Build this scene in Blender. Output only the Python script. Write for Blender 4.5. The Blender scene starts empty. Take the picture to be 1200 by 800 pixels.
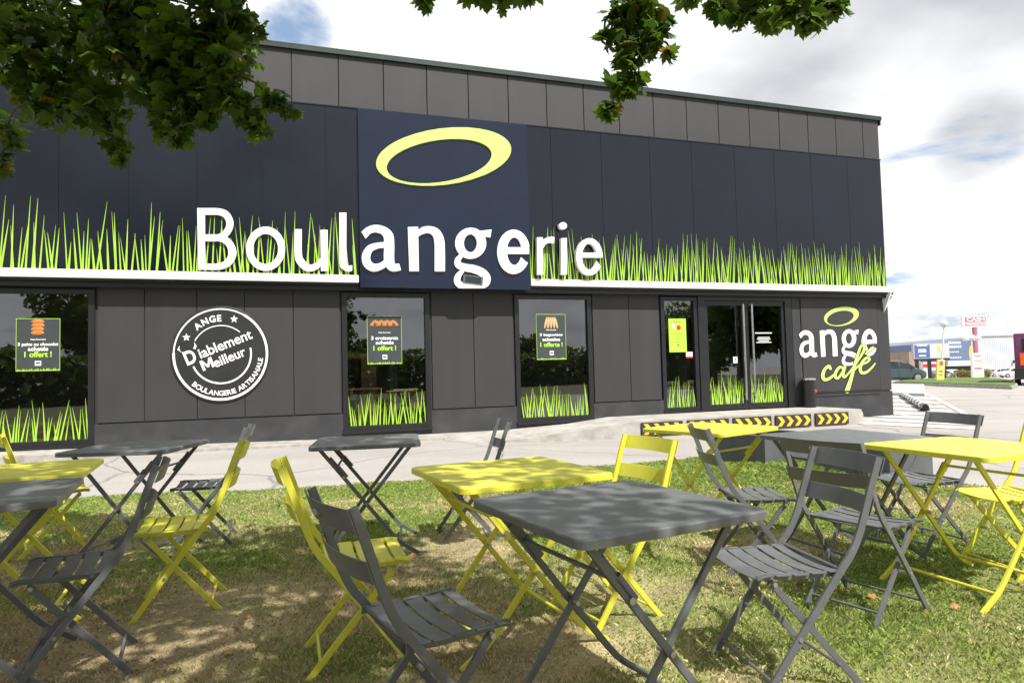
import bpy, bmesh, math, random
import numpy as np
from mathutils import Vector, Matrix, noise
random.seed(7); RNG = np.random.default_rng(7)
R = math.radians
for c in list(bpy.data.collections): bpy.data.collections.remove(c)
SC = bpy.context.scene
COL = SC.collection

# ------------------------------------------------------------------ survey of the place
F, PITCH, ROLL, CAMH = 780.0, R(2.61), R(1.444), 1.19
TH, DIST = R(18.36), 12.2
FD = np.array([math.cos(TH), math.sin(TH), 0.0]); FN = np.array([math.sin(TH), -math.cos(TH), 0.0])
def ray(u, v):
    X = (u-600)/F; Y = (v-400)/F; c, s = math.cos(ROLL), math.sin(ROLL)
    a = X*c-Y*s; b = X*s+Y*c
    c, s = math.cos(PITCH), math.sin(PITCH)
    return np.array([a, c+b*s, s-b*c])
def fac(u, v, o=0.0):
    r = ray(u, v); P0 = np.array([0, DIST, 0])+o*FN; C = np.array([0, 0, CAMH])
    t = (P0-C)@FN/(r@FN); P = C+t*r
    return (P-P0)@FD, P[2]
def at(u, v, Y):
    r = ray(u, v); return Vector((r[0]*Y/r[1], Y, CAMH+r[2]*Y/r[1]))
def W(s, o, z):
    P = np.array([0, DIST, 0])+s*FD+o*FN; return Vector((P[0], P[1], z))
def sstep(a, b, x):
    t = min(1, max(0, (x-a)/(b-a))); return t*t*(3-2*t)
def G(x, y):                                   # height of the ground
    z = 0.0
    P = np.array([x, y-DIST]); s = P@FD[:2]
    z += 0.10*sstep(7.2, 10.0, y+0.33*min(0, -x))*(1-sstep(-2.5, 1.0, s)) if y < 30 else 0
    if y > 36: z -= 1.75*sstep(30, 120, y)
    return z

# ------------------------------------------------------------------ materials
def mat(name, col, rough=0.6, metal=0.0, var=0.0, scale=6.0, bump=0.0, bscale=60.0, spec=0.5, col2=None, detail=4.0, dist=0.002, coat=0.0):
    m = bpy.data.materials.new(name); m.use_nodes = True
    nt = m.node_tree; b = nt.nodes['Principled BSDF']
    b.inputs['Base Color'].default_value = (*col, 1); b.inputs['Roughness'].default_value = rough
    b.inputs['Metallic'].default_value = metal; b.inputs['Specular IOR Level'].default_value = spec
    if coat: b.inputs['Coat Weight'].default_value = coat
    tc = nt.nodes.new('ShaderNodeTexCoord')
    if var or col2:
        n = nt.nodes.new('ShaderNodeTexNoise'); n.inputs['Scale'].default_value = scale; n.inputs['Detail'].default_value = detail
        n.inputs['Roughness'].default_value = 0.65
        nt.links.new(tc.outputs['Object'], n.inputs['Vector'])
        r = nt.nodes.new('ShaderNodeValToRGB'); r.color_ramp.elements[0].position = 0.32; r.color_ramp.elements[1].position = 0.68
        lo = col2 if col2 else tuple(c*(1-var) for c in col); hi = col if col2 else tuple(min(1, c*(1+var)) for c in col)
        r.color_ramp.elements[0].color = (*lo, 1); r.color_ramp.elements[1].color = (*hi, 1)
        nt.links.new(n.outputs['Fac'], r.inputs['Fac']); nt.links.new(r.outputs['Color'], b.inputs['Base Color'])
        mr = nt.nodes.new('ShaderNodeMapRange'); mr.inputs['To Min'].default_value = max(0.02, rough-0.08); mr.inputs['To Max'].default_value = min(1, rough+0.1)
        nt.links.new(n.outputs['Fac'], mr.inputs['Value']); nt.links.new(mr.outputs['Result'], b.inputs['Roughness'])
    if bump:
        n2 = nt.nodes.new('ShaderNodeTexNoise'); n2.inputs['Scale'].default_value = bscale; n2.inputs['Detail'].default_value = 5
        nt.links.new(tc.outputs['Object'], n2.inputs['Vector'])
        bp = nt.nodes.new('ShaderNodeBump'); bp.inputs['Strength'].default_value = bump; bp.inputs['Distance'].default_value = dist
        nt.links.new(n2.outputs['Fac'], bp.inputs['Height']); nt.links.new(bp.outputs['Normal'], b.inputs['Normal'])
    return m
M = {}
M['dark'] = mat('anthracite_paint', (.118, .123, .131), .36, var=.10, scale=9, bump=.10, bscale=240, dist=.0006)
M['yellow'] = mat('yellow_paint', (.63, .61, .055), .42, var=.07, scale=7, bump=.08, bscale=240, dist=.0006)
M['bolt'] = mat('zinc_bolt', (.45, .46, .48), .35, metal=.8, var=.1)
M['badge_y'] = mat('badge_yellow', (.7, .62, .12), .4, var=.05)
M['clad'] = mat('charcoal_cladding', (.029, .0293, .031), .66, var=.07, scale=1.3, bump=.35, bscale=90, dist=.002)
M['clad_up'] = mat('grey_parapet_cladding', (.035, .0352, .038), .66, var=.07, scale=1.1, bump=.35, bscale=90, dist=.002)
M['wallcore'] = mat('dark_wall', (.03, .03, .031), .7, var=.1, scale=2)
M['plinth'] = mat('plinth_render', (.028, .029, .032), .7, var=.16, scale=3.0, bump=.4, bscale=45, dist=.004)
M['fascia'] = mat('navy_gloss_panel', (.0022, .0046, .0115), .20, var=.18, scale=.8, spec=.50, bump=.10, bscale=3.0, dist=.004)
M['board'] = mat('navy_sign_panel', (.0036, .0092, .028), .18, var=.12, scale=.8, spec=.50, bump=.10, bscale=2.5, dist=.004)
M['white'] = mat('white_paint', (.80, .80, .79), .45, var=.03, scale=3)
M['letter'] = mat('white_acrylic', (.83, .83, .83), .35, var=.02, scale=3)
M['letterside'] = M['letter']
M['lime'] = mat('lime_print', (.35, .60, .05), .5, var=.08, scale=5)
M['halo'] = mat('lime_halo', (.52, .80, .17), .45, var=.03, scale=5)
M['limeout'] = mat('pale_outline', (.75, .85, .45), .5, var=.03)
M['frame'] = mat('black_window_frame', (.012, .0125, .014), .38, var=.12, scale=4)
M['flash'] = mat('roof_flashing', (.030, .042, .040), .4, metal=.3, var=.12, scale=2)
M['steel'] = mat('stainless', (.62, .62, .63), .22, metal=1.0, var=.05, scale=8)
M['black'] = mat('black_print', (.012, .012, .013), .5, var=.1)
M['disc'] = mat('badge_panel', (.020, .021, .023), .45, var=.1, scale=3)
M['concrete'] = mat('worn_concrete', (.46, .44, .41), .85, col2=(.27, .25, .225), detail=10, scale=3.2, bump=.6, bscale=30, dist=.006)
M['kerbstone'] = mat('kerb_stone', (.33, .31, .28), .9, var=.30, scale=5, bump=.8, bscale=25, dist=.01)
M['planter'] = mat('planter_grey', (.095, .10, .108), .7, var=.16, scale=4, bump=.3, bscale=60, dist=.002)
M['soil'] = mat('soil', (.06, .045, .03), .95, var=.3, scale=30, bump=1, bscale=60, dist=.01)
M['chev_b'] = mat('chevron_black', (.03, .03, .03), .5, var=.15, scale=9)
M['chev_y'] = mat('chevron_yellow', (.85, .50, .03), .5, var=.12, scale=9)
M['red'] = mat('red_print', (.6, .03, .03), .5, var=.05)
M['poster'] = mat('poster_slate', (.040, .050, .052), .5, var=.05)
M['poster_g'] = mat('poster_lime', (.42, .68, .06), .5, var=.04)
M['bread'] = mat('bread_crust', (.62, .25, .06), .6, col2=(.35, .10, .02), scale=70)
M['loaf'] = mat('baguette_crust', (.75, .48, .26), .6, col2=(.55, .28, .12), scale=60)
M['wood'] = mat('pale_wood', (.50, .34, .17), .5, col2=(.38, .24, .11), scale=14)
M['interior'] = mat('interior_wall', (.22, .20, .18), .8, var=.15, scale=1)
M['tile'] = mat('interior_floor', (.16, .15, .14), .35, var=.15, scale=2)
M['bark'] = mat('bark', (.09, .07, .05), .9, var=.35, scale=14, bump=1, bscale=30, dist=.02)
M['rubber'] = mat('tyre', (.02, .02, .02), .8, var=.1)
M['carglass'] = mat('car_glass', (.02, .025, .03), .06, var=.1)
M['whitewall'] = mat('pale_metal_wall', (.62, .65, .68), .6, var=.06, scale=.3)

def wear(m, dustcol=(.42, .40, .36), amt=.35, chip=(.16, .15, .14)):
    nt = m.node_tree; N, L = nt.nodes, nt.links; b = N['Principled BSDF']; src = b.inputs['Base Color'].links[0].from_socket
    tc = N.new('ShaderNodeTexCoord'); geo = N.new('ShaderNodeNewGeometry'); oi = N.new('ShaderNodeObjectInfo')
    ad = N.new('ShaderNodeVectorMath'); ad.operation = 'ADD'; L.new(tc.outputs['Object'], ad.inputs[0]); L.new(oi.outputs['Random'], ad.inputs[1])
    n = N.new('ShaderNodeTexNoise'); n.inputs['Scale'].default_value = 11; n.inputs['Detail'].default_value = 9; n.inputs['Roughness'].default_value = .72; L.new(ad.outputs[0], n.inputs['Vector'])
    sp = N.new('ShaderNodeSeparateXYZ'); L.new(geo.outputs['Normal'], sp.inputs[0])
    r = N.new('ShaderNodeMapRange'); r.inputs['From Min'].default_value = .47; r.inputs['From Max'].default_value = .78; r.inputs['To Max'].default_value = amt; L.new(n.outputs['Fac'], r.inputs[0])
    up_ = N.new('ShaderNodeMapRange'); up_.inputs['From Min'].default_value = .2; up_.inputs['To Min'].default_value = .15; L.new(sp.outputs['Z'], up_.inputs[0])
    mu = N.new('ShaderNodeMath'); mu.operation = 'MULTIPLY'; L.new(r.outputs[0], mu.inputs[0]); L.new(up_.outputs[0], mu.inputs[1])
    mx = N.new('ShaderNodeMix'); mx.data_type = 'RGBA'; L.new(mu.outputs[0], mx.inputs['Factor']); L.new(src, mx.inputs['A']); mx.inputs['B'].default_value = (*dustcol, 1)
    n2 = N.new('ShaderNodeTexNoise'); n2.inputs['Scale'].default_value = 70; n2.inputs['Detail'].default_value = 4; L.new(ad.outputs[0], n2.inputs['Vector'])
    r2 = N.new('ShaderNodeMapRange'); r2.inputs['From Min'].default_value = .70; r2.inputs['From Max'].default_value = .74; r2.inputs['To Max'].default_value = .8; L.new(n2.outputs['Fac'], r2.inputs[0])
    mx2 = N.new('ShaderNodeMix'); mx2.data_type = 'RGBA'; L.new(r2.outputs[0], mx2.inputs['Factor']); L.new(mx.outputs['Result'], mx2.inputs['A']); mx2.inputs['B'].default_value = (*chip, 1)
    L.new(mx2.outputs['Result'], b.inputs['Base Color'])
wear(M['dark'], (.30, .29, .27), .38, (.26, .25, .24)); wear(M['yellow'], (.50, .47, .30), .35, (.20, .18, .12))
def streaks(m, amt=.30, sc=(7, 7, .35)):
    nt = m.node_tree; N, L = nt.nodes, nt.links; b = N['Principled BSDF']; src = b.inputs['Base Color'].links[0].from_socket
    tc = N.new('ShaderNodeTexCoord'); mp = N.new('ShaderNodeMapping'); mp.inputs['Scale'].default_value = sc; L.new(tc.outputs['Object'], mp.inputs[0])
    n = N.new('ShaderNodeTexNoise'); n.inputs['Scale'].default_value = 1.0; n.inputs['Detail'].default_value = 7; L.new(mp.outputs[0], n.inputs['Vector'])
    r = N.new('ShaderNodeMapRange'); r.inputs['From Min'].default_value = .45; r.inputs['From Max'].default_value = .75; r.inputs['To Max'].default_value = amt; L.new(n.outputs['Fac'], r.inputs[0])
    mx = N.new('ShaderNodeMix'); mx.data_type = 'RGBA'; L.new(r.outputs[0], mx.inputs['Factor']); L.new(src, mx.inputs['A']); mx.inputs['B'].default_value = (.10, .095, .09, 1); L.new(mx.outputs['Result'], b.inputs['Base Color'])
streaks(M['clad'], .07, (3, 3, .5)); streaks(M['clad_up'], .10, (2, 2, .5)); streaks(M['plinth'], .35, (2, 2, 2.5))
def shader_mat(name, build):
    m = bpy.data.materials.new(name); m.use_nodes = True; nt = m.node_tree
    for n in list(nt.nodes): nt.nodes.remove(n)
    out = nt.nodes.new('ShaderNodeOutputMaterial'); build(nt, out); return m
def _glass(tint, base, mul):
    def b(nt, out):
        N, L = nt.nodes, nt.links
        tr = N.new('ShaderNodeBsdfTransparent'); tr.inputs[0].default_value = (*tint, 1)
        gl = N.new('ShaderNodeBsdfGlossy'); gl.inputs['Roughness'].default_value = 0.004; gl.inputs['Color'].default_value = (.95, .97, 1, 1)
        fr = N.new('ShaderNodeFresnel'); fr.inputs['IOR'].default_value = 1.52
        ma = N.new('ShaderNodeMath'); ma.operation = 'MULTIPLY_ADD'; ma.inputs[1].default_value = mul; ma.inputs[2].default_value = base
        L.new(fr.outputs[0], ma.inputs[0]); ma.use_clamp = True
        nz = N.new('ShaderNodeTexNoise'); nz.inputs['Scale'].default_value = .8; tc = N.new('ShaderNodeTexCoord'); L.new(tc.outputs['Object'], nz.inputs['Vector'])
        bp = N.new('ShaderNodeBump'); bp.inputs['Strength'].default_value = .08; bp.inputs['Distance'].default_value = .01; L.new(nz.outputs['Fac'], bp.inputs['Height'])
        L.new(bp.outputs[0], gl.inputs['Normal'])
        mx = N.new('ShaderNodeMixShader'); L.new(ma.outputs[0], mx.inputs[0]); L.new(tr.outputs[0], mx.inputs[1]); L.new(gl.outputs[0], mx.inputs[2])
        L.new(mx.outputs[0], out.inputs['Surface'])
    return b
M['glass'] = shader_mat('window_glass', _glass((.86, .89, .88), .09, 1.7))
def _leaf(nt, out, a=(.026, .062, .011), b_=(.11, .16, .025), aut=(.22, .12, .03)):
    N, L = nt.nodes, nt.links
    at_ = N.new('ShaderNodeAttribute'); at_.attribute_name = 'rnd'
    rp = N.new('ShaderNodeValToRGB'); rp.color_ramp.elements[0].color = (*a, 1); rp.color_ramp.elements[1].color = (*b_, 1)
    rp.color_ramp.elements[1].position = .965
    e = rp.color_ramp.elements.new(.998); e.color = (*aut, 1)
    L.new(at_.outputs['Fac'], rp.inputs['Fac'])
    p = N.new('ShaderNodeBsdfPrincipled'); p.inputs['Roughness'].default_value = .5; p.inputs['Specular IOR Level'].default_value = .25
    L.new(rp.outputs[0], p.inputs['Base Color'])
    tl = N.new('ShaderNodeBsdfTranslucent'); mm = N.new('ShaderNodeMix'); mm.data_type = 'RGBA'; mm.blend_type = 'MULTIPLY'; mm.inputs['Factor'].default_value = 1
    L.new(rp.outputs[0], mm.inputs['A']); mm.inputs['B'].default_value = (1.7, 1.9, .8, 1); L.new(mm.outputs['Result'], tl.inputs[0])
    mx = N.new('ShaderNodeMixShader'); mx.inputs[0].default_value = .38; L.new(p.outputs[0], mx.inputs[1]); L.new(tl.outputs[0], mx.inputs[2])
    L.new(mx.outputs[0], out.inputs['Surface'])
M['leaf'] = shader_mat('maple_leaves', _leaf)
M['leaf_far'] = shader_mat('far_leaves', lambda nt, out: _leaf(nt, out, (.030, .060, .014), (.085, .12, .03), (.12, .12, .04)))
M['hedge'] = shader_mat('hedge_leaves', lambda nt, out: _leaf(nt, out, (.16, .13, .04), (.26, .22, .08), (.3, .22, .08)))
def _grass(nt, out):
    N, L = nt.nodes, nt.links
    at_ = N.new('ShaderNodeAttribute'); at_.attribute_name = 'Col'
    p = N.new('ShaderNodeBsdfPrincipled'); p.inputs['Roughness'].default_value = .6; p.inputs['Specular IOR Level'].default_value = .2
    L.new(at_.outputs['Color'], p.inputs['Base Color'])
    tl = N.new('ShaderNodeBsdfTranslucent'); L.new(at_.outputs['Color'], tl.inputs[0])
    mx = N.new('ShaderNodeMixShader'); mx.inputs[0].default_value = .25; L.new(p.outputs[0], mx.inputs[1]); L.new(tl.outputs[0], mx.inputs[2])
    L.new(mx.outputs[0], out.inputs['Surface'])
M['grass'] = shader_mat('grass_blades', _grass)

# ------------------------------------------------------------------ object helpers
def tag(o, label=None, cat=None, group=None, kind=None):
    if label: o['label'] = label
    if cat: o['category'] = cat
    if group: o['group'] = group
    if kind: o['kind'] = kind
    return o
def empty(name, loc=(0, 0, 0), rz=0.0):
    o = bpy.data.objects.new(name, None); o.empty_display_size = .1; COL.objects.link(o)
    o.location = loc; o.rotation_euler = (0, 0, rz); return o
class MB:
    def __init__(s): s.v = []; s.f = []; s.m = []
    def add(s, V, Fc, m=0):
        n = len(s.v); s.v += [tuple(float(c) for c in p) for p in V]; s.f += [tuple(i+n for i in f) for f in Fc]; s.m += [m]*len(Fc); return s
    def box(s, x0, x1, y0, y1, z0, z1, m=0, c=0.0):
        if c <= 0:
            V = [(x, y, z) for z in (z0, z1) for y in (y0, y1) for x in (x0, x1)]
            return s.add(V, [(0, 2, 3, 1), (4, 5, 7, 6), (0, 1, 5, 4), (2, 6, 7, 3), (0, 4, 6, 2), (1, 3, 7, 5)], m)
        bm = bmesh.new(); bmesh.ops.create_cube(bm, size=1)
        for v in bm.verts: v.co = Vector(((x0+x1)/2+v.co.x*(x1-x0), (y0+y1)/2+v.co.y*(y1-y0), (z0+z1)/2+v.co.z*(z1-z0)))
        bmesh.ops.bevel(bm, geom=bm.edges[:], offset=c, segments=2, affect='EDGES', profile=.7)
        bm.verts.index_update(); s.add([v.co for v in bm.verts], [[v.index for v in f.verts] for f in bm.faces], m); bm.free(); return s
    def sweep(s, path, prof, side=(0, 1, 0), m=0, scale=None):
        path = [Vector(p) for p in path]; side = Vector(side); V = []; n = len(prof)
        for i, p in enumerate(path):
            t = (path[min(i+1, len(path)-1)]-path[max(i-1, 0)]).normalized()
            b = side-t*side.dot(t)
            if b.length < 1e-4: b = Vector((1, 0, 0))-t*t.x
            b.normalize(); nn = t.cross(b); k = scale[i] if scale else 1
            for a, c in prof: V.append(p+b*a*k+nn*c*k)
        Fc = []
        for i in range(len(path)-1):
            for j in range(n):
                k = (j+1) % n; Fc.append((i*n+j, i*n+k, (i+1)*n+k, (i+1)*n+j))
        Fc.append(tuple(range(n-1, -1, -1))); Fc.append(tuple(range((len(path)-1)*n, len(path)*n)))
        return s.add(V, Fc, m)
    def bar(s, path, w, t, side=(0, 1, 0), m=0, c=.15):    # w along side, t across it, chamfered corners
        a, b = w/2, t/2; k = min(a, b)*c*2
        prof = [(a, b-k), (a-k*.3, b-k*.3), (a-k, b), (-a+k, b), (-a+k*.3, b-k*.3), (-a, b-k), (-a, -b+k), (-a+k*.3, -b+k*.3), (-a+k, -b), (a-k, -b), (a-k*.3, -b+k*.3), (a, -b+k)]
        return s.sweep(path, prof, side, m)
    def tube(s, path, r, n=8, m=0, side=(.31, .95, .1), radii=None):
        prof = [(math.cos(2*math.pi*i/n)*r, math.sin(2*math.pi*i/n)*r) for i in range(n)]
        return s.sweep(path, prof, side, m, radii)
    def cyl(s, p0, p1, r, n=16, m=0): return s.tube([p0, p1], r, n, m)
    def lathe(s, prof, c=(0, 0, 0), n=24, m=0):
        V = [(c[0]+r*math.cos(2*math.pi*i/n), c[1]+r*math.sin(2*math.pi*i/n), c[2]+z) for r, z in prof for i in range(n)]
        Fc = [(k*n+i, k*n+(i+1) % n, (k+1)*n+(i+1) % n, (k+1)*n+i) for k in range(len(prof)-1) for i in range(n)]
        Fc.append(tuple(range(n-1, -1, -1))); Fc.append(tuple(range((len(prof)-1)*n, len(prof)*n)))
        return s.add(V, Fc, m)
    def ball(s, c, rx, ry=None, rz=None, seg=12, m=0):
        ry = ry or rx; rz = rz or rx; V = []; Fc = []; r = seg//2
        V.append((c[0], c[1], c[2]+rz))
        for j in range(1, r):
            a = math.pi*j/r
            for i in range(seg):
                b = 2*math.pi*i/seg; V.append((c[0]+rx*math.sin(a)*math.cos(b), c[1]+ry*math.sin(a)*math.sin(b), c[2]+rz*math.cos(a)))
        V.append((c[0], c[1], c[2]-rz)); L = len(V)-1
        for i in range(seg): Fc.append((0, 1+i, 1+(i+1) % seg))
        for j in range(r-2):
            for i in range(seg):
                a = 1+j*seg; Fc.append((a+i, a+seg+i, a+seg+(i+1) % seg, a+(i+1) % seg))
        for i in range(seg): Fc.append((L, 1+(r-2)*seg+(i+1) % seg, 1+(r-2)*seg+i))
        return s.add(V, Fc, m)
    def build(s, name, mats, parent=None, smooth=35):
        me = bpy.data.meshes.new(name); me.from_pydata(s.v, [], s.f)
        if not isinstance(mats, (list, tuple)): mats = [mats]
        for m in mats: me.materials.append(m)
        if len(mats) > 1: me.polygons.foreach_set('material_index', s.m)
        bm = bmesh.new(); bm.from_mesh(me); bmesh.ops.recalc_face_normals(bm, faces=bm.faces); bm.to_mesh(me); bm.free()
        me.update()
        if smooth:
            me.polygons.foreach_set('use_smooth', [True]*len(me.polygons)); me.set_sharp_from_angle(angle=R(smooth))
        o = bpy.data.objects.new(name, me); COL.objects.link(o)
        if smooth and len(me.polygons) < 6000: wn = o.modifiers.new('weighted_normals', 'WEIGHTED_NORMAL'); wn.keep_sharp = True; wn.weight = 100
        if parent: o.parent = parent
        return o
def kids(o): return [c for c in bpy.data.objects if c.parent == o]
def copy_tree(o, parent=None):
    c = o.copy(); COL.objects.link(c)
    if parent: c.parent = parent
    for ch in kids(o): copy_tree(ch, c)
    return c

# ------------------------------------------------------------------ flat shapes: curve outlines and text
def curve_mesh(loops, depth):
    cu = bpy.data.curves.new('tmp', 'CURVE'); cu.dimensions = '2D'; cu.fill_mode = 'BOTH'; cu.extrude = depth/2
    for L in loops:
        sp = cu.splines.new('POLY'); sp.points.add(len(L)-1)
        for p, (x, y) in zip(sp.points, L): p.co = (x, y, 0, 1)
        sp.use_cyclic_u = True
    return _conv(cu)
def _conv(cu):
    o = bpy.data.objects.new('tmp', cu); COL.objects.link(o)
    dg = bpy.context.evaluated_depsgraph_get(); me = bpy.data.meshes.new_from_object(o.evaluated_get(dg))
    V = [v.co.copy() for v in me.vertices]; Fc = [tuple(p.vertices) for p in me.polygons]
    bpy.data.objects.remove(o); bpy.data.meshes.remove(me); bpy.data.curves.remove(cu)
    return V, Fc
_tc = {}
def text_shape(body, bold=0.0, depth=.002, space=1.0):
    key = (body, bold, space)
    if key not in _tc:
        cu = bpy.data.curves.new('tmp', 'FONT'); cu.body = body; cu.size = 1; cu.offset = bold; cu.extrude = .5; cu.space_character = space; cu.resolution_u = 6
        _tc[key] = _conv(cu)
    V, Fc = _tc[key]
    xs = [v.x for v in V]; ys = [v.y for v in V]
    return V, Fc, min(xs), max(xs), min(ys), max(ys)
def put_text(mb, body, cx, cz, w, h=None, o=0.0, depth=.002, bold=.0, rot=0.0, m=0, xoff=0, space=1.0, capscale=None, curve=None):
    """lettering in a facade frame: x along the wall, -y outwards, z up"""
    V, Fc, x0, x1, y0, y1 = text_shape(body, bold, depth, space)
    k = w/(x1-x0); ky = k if h is None else h/(y1-y0)
    if capscale: k = ky = capscale
    out = []
    for v in V:
        x = (v.x-(x0+x1)/2)*k; z = (v.y-(0.0 if capscale else (y0+y1)/2))*ky
        c, s = math.cos(rot), math.sin(rot)
        out.append((cx+x*c-z*s, -(o+depth/2+v.z*depth), cz+x*s+z*c))
    mb.add(out, Fc, m)
def arc_text(mb, body, cx, cz, r, a_mid, cap, o, depth=.004, bold=.02, inside=False, step=None, m=0, track=1.12):
    """letters along an arc; inside=True reads along the bottom"""
    ws = []
    for ch in body:
        if ch == ' ': ws.append(.32); continue
        V, Fc, x0, x1, y0, y1 = text_shape(ch, bold); ws.append((x1-x0)+.09*track)
    k = cap/.73; tot = sum(ws)*k; a = a_mid+(tot/2/r)*(1 if not inside else -1)
    for ch, w in zip(body, ws):
        da = w*k/r; mid = a-da/2 if not inside else a+da/2
        if ch != ' ':
            rr = r if not inside else r
            px, pz = cx+rr*math.cos(mid), cz+rr*math.sin(mid)
            rot = mid-math.pi/2 if not inside else mid+math.pi/2
            put_text(mb, ch, px, pz, 1, o=o, depth=depth, bold=bold, rot=rot, m=m, capscale=k)
        a = a-da if not inside else a+da
def flat(mb, loops, o, depth, m=0):
    V, Fc = curve_mesh(loops, depth)
    mb.add([(v.x, -(o+depth/2+v.z), v.y) for v in V], Fc, m)

# signed fields for glyph drawing
class Fld:
    def __init__(s, x0, x1, y0, y1, st):
        s.xs = np.arange(x0, x1+st, st); s.ys = np.arange(y0, y1+st, st); s.X, s.Y = np.meshgrid(s.xs, s.ys); s.f = np.full(s.X.shape, 1e3)
    def U(s, g): s.f = np.minimum(s.f, g)
    def S(s, g): s.f = np.maximum(s.f, -g)
    def ell(s, cx, cy, rx, ry, t=0):
        c, q = math.cos(t), math.sin(t); x = (s.X-cx)*c+(s.Y-cy)*q; y = -(s.X-cx)*q+(s.Y-cy)*c
        k = np.sqrt((x/rx)**2+(y/ry)**2)+1e-9; g = np.sqrt((x/rx**2)**2+(y/ry**2)**2)+1e-9
        return (k-1)*k/g
    def poly(s, P):
        P = np.array(P, float); ar = sum(P[i][0]*P[(i+1) % len(P)][1]-P[(i+1) % len(P)][0]*P[i][1] for i in range(len(P)))
        if ar < 0: P = P[::-1]
        g = np.full(s.X.shape, -1e3)
        for i in range(len(P)):
            a, b = P[i], P[(i+1) % len(P)]; d = b-a; n = np.array([d[1], -d[0]])/np.hypot(*d)
            g = np.maximum(g, (s.X-a[0])*n[0]+(s.Y-a[1])*n[1])
        return g
    def stroke(s, pts, w):
        P = catmull(pts, 8); w = np.interp(np.linspace(0, len(pts)-1, len(P)), range(len(pts)), w if hasattr(w, '__len__') else [w]*len(pts))
        g = np.full(s.X.shape, 1e3)
        for i in range(len(P)-1):
            a, b = np.array(P[i]), np.array(P[i+1]); d = b-a; L = d@d+1e-12
            t = np.clip(((s.X-a[0])*d[0]+(s.Y-a[1])*d[1])/L, 0, 1)
            g = np.minimum(g, np.hypot(s.X-a[0]-t*d[0], s.Y-a[1]-t*d[1])-(w[i]+(w[i+1]-w[i])*t)/2)
        return g
    def loops(s):
        f = s.f.copy(); f[0, :] = f[-1, :] = 1; f[:, 0] = f[:, -1] = 1
        f[f == 0] = 1e-6; I = f < 0
        def pt(j, i, jj, ii):
            a, b = f[j, i], f[jj, ii]; t = a/(a-b); return (s.xs[i]+(s.xs[ii]-s.xs[i])*t, s.ys[j]+(s.ys[jj]-s.ys[j])*t)
        c = I[:-1, :-1]*1+I[:-1, 1:]*2+I[1:, 1:]*4+I[1:, :-1]*8
        seg = {}
        T = {1: [(3, 0)], 2: [(0, 1)], 3: [(3, 1)], 4: [(1, 2)], 5: [(3, 2), (1, 0)], 6: [(0, 2)], 7: [(3, 2)], 8: [(2, 3)], 9: [(2, 0)], 10: [(0, 3), (2, 1)], 11: [(2, 1)], 12: [(1, 3)], 13: [(1, 0)], 14: [(0, 3)]}
        nxt = {}; pos = {}
        for j, i in zip(*np.nonzero((c > 0) & (c < 15))):
            E = [('h', j, i), ('v', j, i+1), ('h', j+1, i), ('v', j, i)]
            for a, b in T[int(c[j, i])]: nxt[E[a]] = E[b]
        for e in nxt:
            k, j, i = e; pos[e] = pt(j, i, j, i+1) if k == 'h' else pt(j, i, j+1, i)
        out = []; seen = set()
        for e in list(nxt):
            if e in seen: continue
            L = []; q = e
            while q in nxt and q not in seen: seen.add(q); L.append(pos[q]); q = nxt[q]
            if len(L) > 6: out.append(simplify(L))
        return out
def simplify(L, eps=.04):
    L = np.array(L); span = max(np.ptp(L[:, 0]), np.ptp(L[:, 1])); eps = span*.0012
    def rdp(P):
        if len(P) < 3: return [P[0], P[-1]]
        d = P[-1]-P[0]; n = np.hypot(*d)+1e-12; q = np.abs((P[:, 0]-P[0, 0])*d[1]-(P[:, 1]-P[0, 1])*d[0])/n; i = int(q.argmax())
        if q[i] < eps: return [P[0], P[-1]]
        return rdp(P[:i+1])[:-1]+rdp(P[i:])
    h = len(L)//2; a = rdp(L[:h+1]); b = rdp(np.vstack([L[h:], L[:1]]))
    return [tuple(p) for p in a[:-1]+b[:-1]]
def catmull(P, n=6, closed=False):
    P = [np.array(p, float) for p in P]; out = []
    N = len(P)
    for i in range(N-1 if not closed else N):
        p0 = P[i-1] if (i > 0 or closed) else 2*P[0]-P[1]; p1 = P[i]; p2 = P[(i+1) % N]; p3 = P[(i+2) % N] if (i+2 < N or closed) else 2*P[-1]-P[-2]
        for k in range(n):
            t = k/n; out.append(.5*((2*p1)+(-p0+p2)*t+(2*p0-5*p1+4*p2-p3)*t*t+(-p0+3*p1-3*p2+p3)*t**3))
    if not closed: out.append(P[-1])
    return out

# ------------------------------------------------------------------ camera
cam_d = bpy.data.cameras.new('camera'); cam = bpy.data.objects.new('camera', cam_d); COL.objects.link(cam); SC.camera = cam
cam_d.sensor_width = 36; cam_d.lens = 36*F/1200; cam_d.clip_end = 3000; cam_d.clip_start = .05
fw = Vector(ray(600, 400)); rt = Vector(ray(601, 400)-ray(600, 400)).normalized(); up = rt.cross(fw.normalized())
fw.normalize(); rt = fw.cross(up).normalized()
cam.matrix_world = Matrix(((rt.x, up.x, -fw.x, 0), (rt.y, up.y, -fw.y, 0), (rt.z, up.z, -fw.z, CAMH), (0, 0, 0, 1)))

# ------------------------------------------------------------------ the shop building
B = tag(empty('shop_building', W(0, 0, 0), TH), 'long dark charcoal bakery building with a navy upper band and full height windows', 'building')
SL, SRt = -14.0, 8.93
def fthing(name, s, o, z, label, cat, group=None):
    t = empty(name, W(s, o, z), TH); return tag(t, label, cat, group)
class FB(MB):                                   # builder with its geometry shifted to a thing's own origin
    def __init__(s, s0=0, o0=0, z0=0): super().__init__(); s.off = (s0, -o0, z0)
    def build(s, *a, **k):
        s.v = [(x-s.off[0], y-s.off[1], z-s.off[2]) for x, y, z in s.v]; return super().build(*a, **k)

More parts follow.
